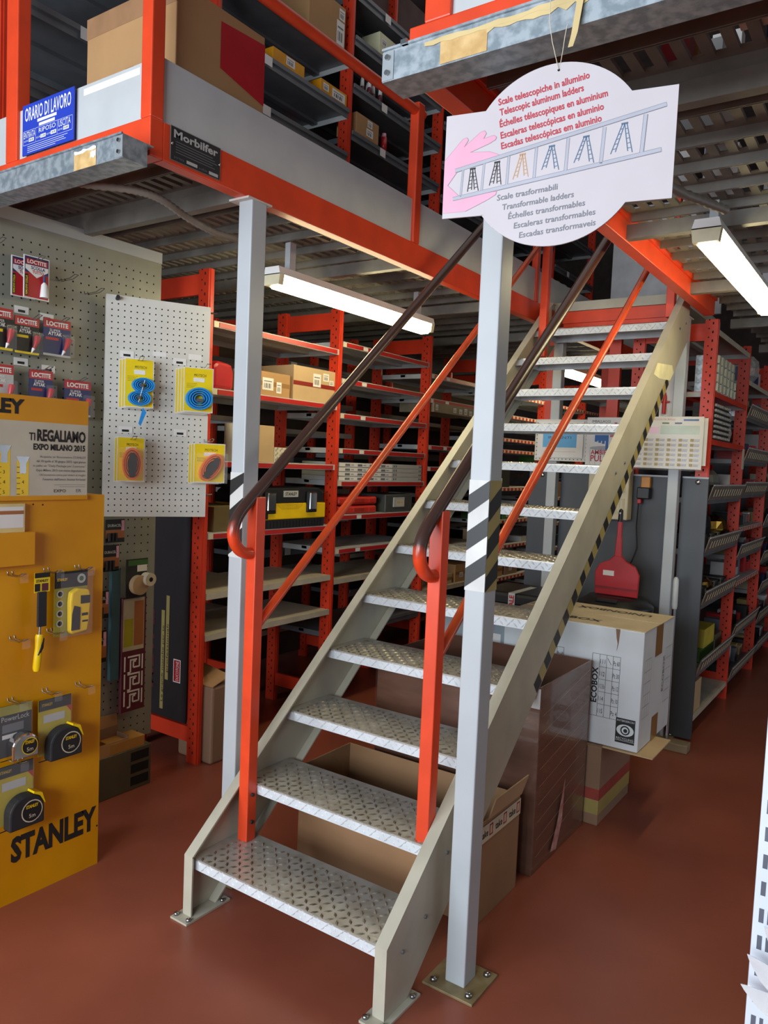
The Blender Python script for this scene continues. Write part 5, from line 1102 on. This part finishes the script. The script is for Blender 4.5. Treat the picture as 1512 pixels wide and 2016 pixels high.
def blob(label, name, cat, loc, sx, sy, sz, m, group=None):
    g = MB(); n = 12; rr = random.Random(int(loc[1]*100+loc[2]*1000)); vs = []; fs = []
    for i in range(7):
        a = PI*i/6
        for k in range(n):
            b2 = 2*PI*k/n; q = 1+0.18*(rr.random()-0.5); vs.append((sx*math.sin(a)*math.cos(b2)*q, sy*math.sin(a)*math.sin(b2)*q, sz*(1-math.cos(a))/2*(1+0.08*(rr.random()-0.5))))
    for i in range(6):
        for k in range(n): fs.append((i*n+k, i*n+(k+1) % n, (i+1)*n+(k+1) % n, (i+1)*n+k))
    g.add(vs, fs, m, False); return solid(g, name, label, cat, loc, 0, group)
blob('crumpled clear bag on top of the second bay along the right aisle', 'plastic_bag', 'bag', (-1.09, 6.2, 2.252), 0.1, 0.2, 0.22, bagm)
blob('clear bag at the right end of the round metal parts', 'plastic_bag', 'bag', (-1.08, 5.5, 1.792), 0.06, 0.08, 0.14, bagm)
blob('grey wrapped bundle on the first tray level of the rack end bay', 'wrapped_bundle', 'bundle', (-1.14, 5.33, 1.45), 0.1, 0.24, 0.17, mat('grey_wrap', '7d7d78', 0.3, alpha=0.9))
blob('black rounded bag on the second tray level of the rack end bay', 'plastic_bag', 'bag', (-1.13, 5.12, 1.14), 0.1, 0.15, 0.24, BLACK)
blob('shiny brass-filled bag on the second tray level of the rack end bay', 'plastic_bag', 'bag', (-1.09, 5.5, 1.14), 0.08, 0.13, 0.18, BRASS)
blob('brass-filled clear bag on the third tray level of the rack end bay', 'plastic_bag', 'bag', (-1.08, 5.18, 0.815), 0.07, 0.1, 0.12, BRASS)
k = 0
for lvl, z in ((1, 1.45), (2, 1.14), (3, 0.82)):
    for i in range(9):
        g = MB(); g.box(0, 0.06, 0, 0.25, 0, 0.07, mat('grey_pack', '6d706c', 0.5) if i % 2 else BLACKM); g.rect(0.008, 0.052, 0.02, 0.055, -0.001, SILVER if i % 2 == 0 else GREYINK)
        solid(g, 'small_box', 'small grey-black box in the %s tray of the rack end bay' % ('first', 'second', 'third')[lvl-1], 'box', (rx-0.03, 4.85+i*0.1, z), E90, 'small boxes in the %s tray of the rack end bay' % ('first', 'second', 'third')[lvl-1])
for i, (y, z, ww, hh, mm, nm) in enumerate([(4.86, 0.4, 0.1, 0.17, YELCARD, 'yellow box at the near end of the fourth tray'), (5.2, 0.47, 0.3, 0.12, mat('yellow_print', 'c9b43e', 0.5), 'yellow printed sack lying in the fourth tray'), (5.1, 0.4, 0.4, 0.07, GREEN, 'dark green box under the yellow sack'), (5.55, 0.4, 0.2, 0.1, OLIVE, 'olive box at the far end of the fourth tray')]):
    solid(MB().box(0, ww, 0, 0.15, 0, hh, mm), 'box', nm, 'box', (rx-0.04, y, z), E90)
carton('brown carton on the bottom shelf of the rack end bay', (rx-0.01, 4.86, 0.132), 0.2, 0.2, 0.19, E90, CARD2, False)
colset = [SILVER, RED, PAPER, CARD2, GREYINK, NAVY, YELTAPE, BLACKM, REDCASE, OLIVE, BREAK, STEEL]
for bay in (1, 2, 3):
    y0 = 4.78+1.05*bay
    lv = [q[0] for q in clev[min(bay, 2)]]
    for z in lv:
        for i in range(7):
            ww = 0.07+rnd.random()*0.06; hh = 0.05+rnd.random()*0.09
            mm = colset[rnd.randrange(len(colset))]
            solid(MB().box(0, ww, 0, 0.12, 0, hh, mm), 'small_box', 'small ware on the tray shelves of the %s bay along the right aisle' % ('', 'second', 'third', 'fourth')[bay], 'box', (rx-0.035-rnd.random()*0.05, y0+0.05+i*0.14, z+0.001), E90, 'small wares in the %s right-aisle bay' % ('', 'second', 'third', 'fourth')[bay])
t = thing('hanging_tag', 'cream strip tag hanging from the second upright on the right aisle', 'tag', (rx+0.008, 5.78, 1.63), E90); MB().box(0, 0.07, 0, 0.002, 0, 0.14, BREAK).build('tag_strip', t)

# ------------------------------------------------------------------ near right gondola with trowels
g = thing('display_gondola', 'white slotted steel upright and perforated back panel at the right frame edge', 'gondola', (-0.185, 1.50, 0), 0)
UPW = mat('gondola_white', 'd3dbe6', 0.35, noise=0.03)
m = MB(); m.box(0, 0.055, 0, 0.06, 0, 1.62, UPW)
z = 0.03
while z < 1.6:
    m.rect(0.010, 0.018, z, z+0.026, -0.0006, mat('slot_dark', '5a5f6b', 0.6)); m.rect(0.024, 0.030, z, z+0.026, -0.0006, MATS['slot_dark']); z += 0.05
m.build('upright', g, bev=0.003)
pb = MB(); pb.box(0.055, 1.0, 0.02, 0.03, 0.1, 1.6, UPW)
for i in range(20):
    for j in range(32): pb.disc(0.075+i*0.045, 0.12+j*0.045, 0.005, 0.0194, MATS['slot_dark'], 6)
pb.build('back_panel', g)
bl = [(0.0, 0.0), (0.013, 0.012), (0.02, 0.035), (0.018, 0.06), (0.006, 0.09), (0.0, 0.1), (-0.006, 0.09), (-0.018, 0.06), (-0.02, 0.035), (-0.013, 0.012)]
for k, (x, z, a) in enumerate(((-0.095, 0.80, 0.5), (-0.09, 0.735, 0.75), (-0.10, 0.69, 0.95), (-0.095, 0.655, 1.2))):
    t = thing('trowel', '%s of the bright leaf-bladed trowels at the lower right frame edge' % ('highest', 'second', 'third', 'lowest')[k], 'trowel', (x, 1.44, z), 0, 'trowels on the gondola')
    c, s2 = math.cos(a), math.sin(a)
    def rp(p): return (p[0]*c - p[1]*s2, p[0]*s2 + p[1]*c)
    m = MB(); m.prism([rp(p) for p in bl], -0.001, 0.001, 'y', mat('bright_blade', 'e6f1f7', 0.2, metal=0.7)); m.build('blade', t)
    p0 = rp((0, 0.0)); p1 = rp((0, -0.05)); p2 = rp((0, -0.13)); 
    MB().tube([(p0[0], 0, p0[1]), (p1[0], -0.015, p1[1])], 0.003, STEEL, 6).build('tang', t); MB().tube([(p1[0], -0.015, p1[1]), (p2[0], -0.015, p2[1])], [0.008, 0.01], WOOD, 8).build('handle', t)
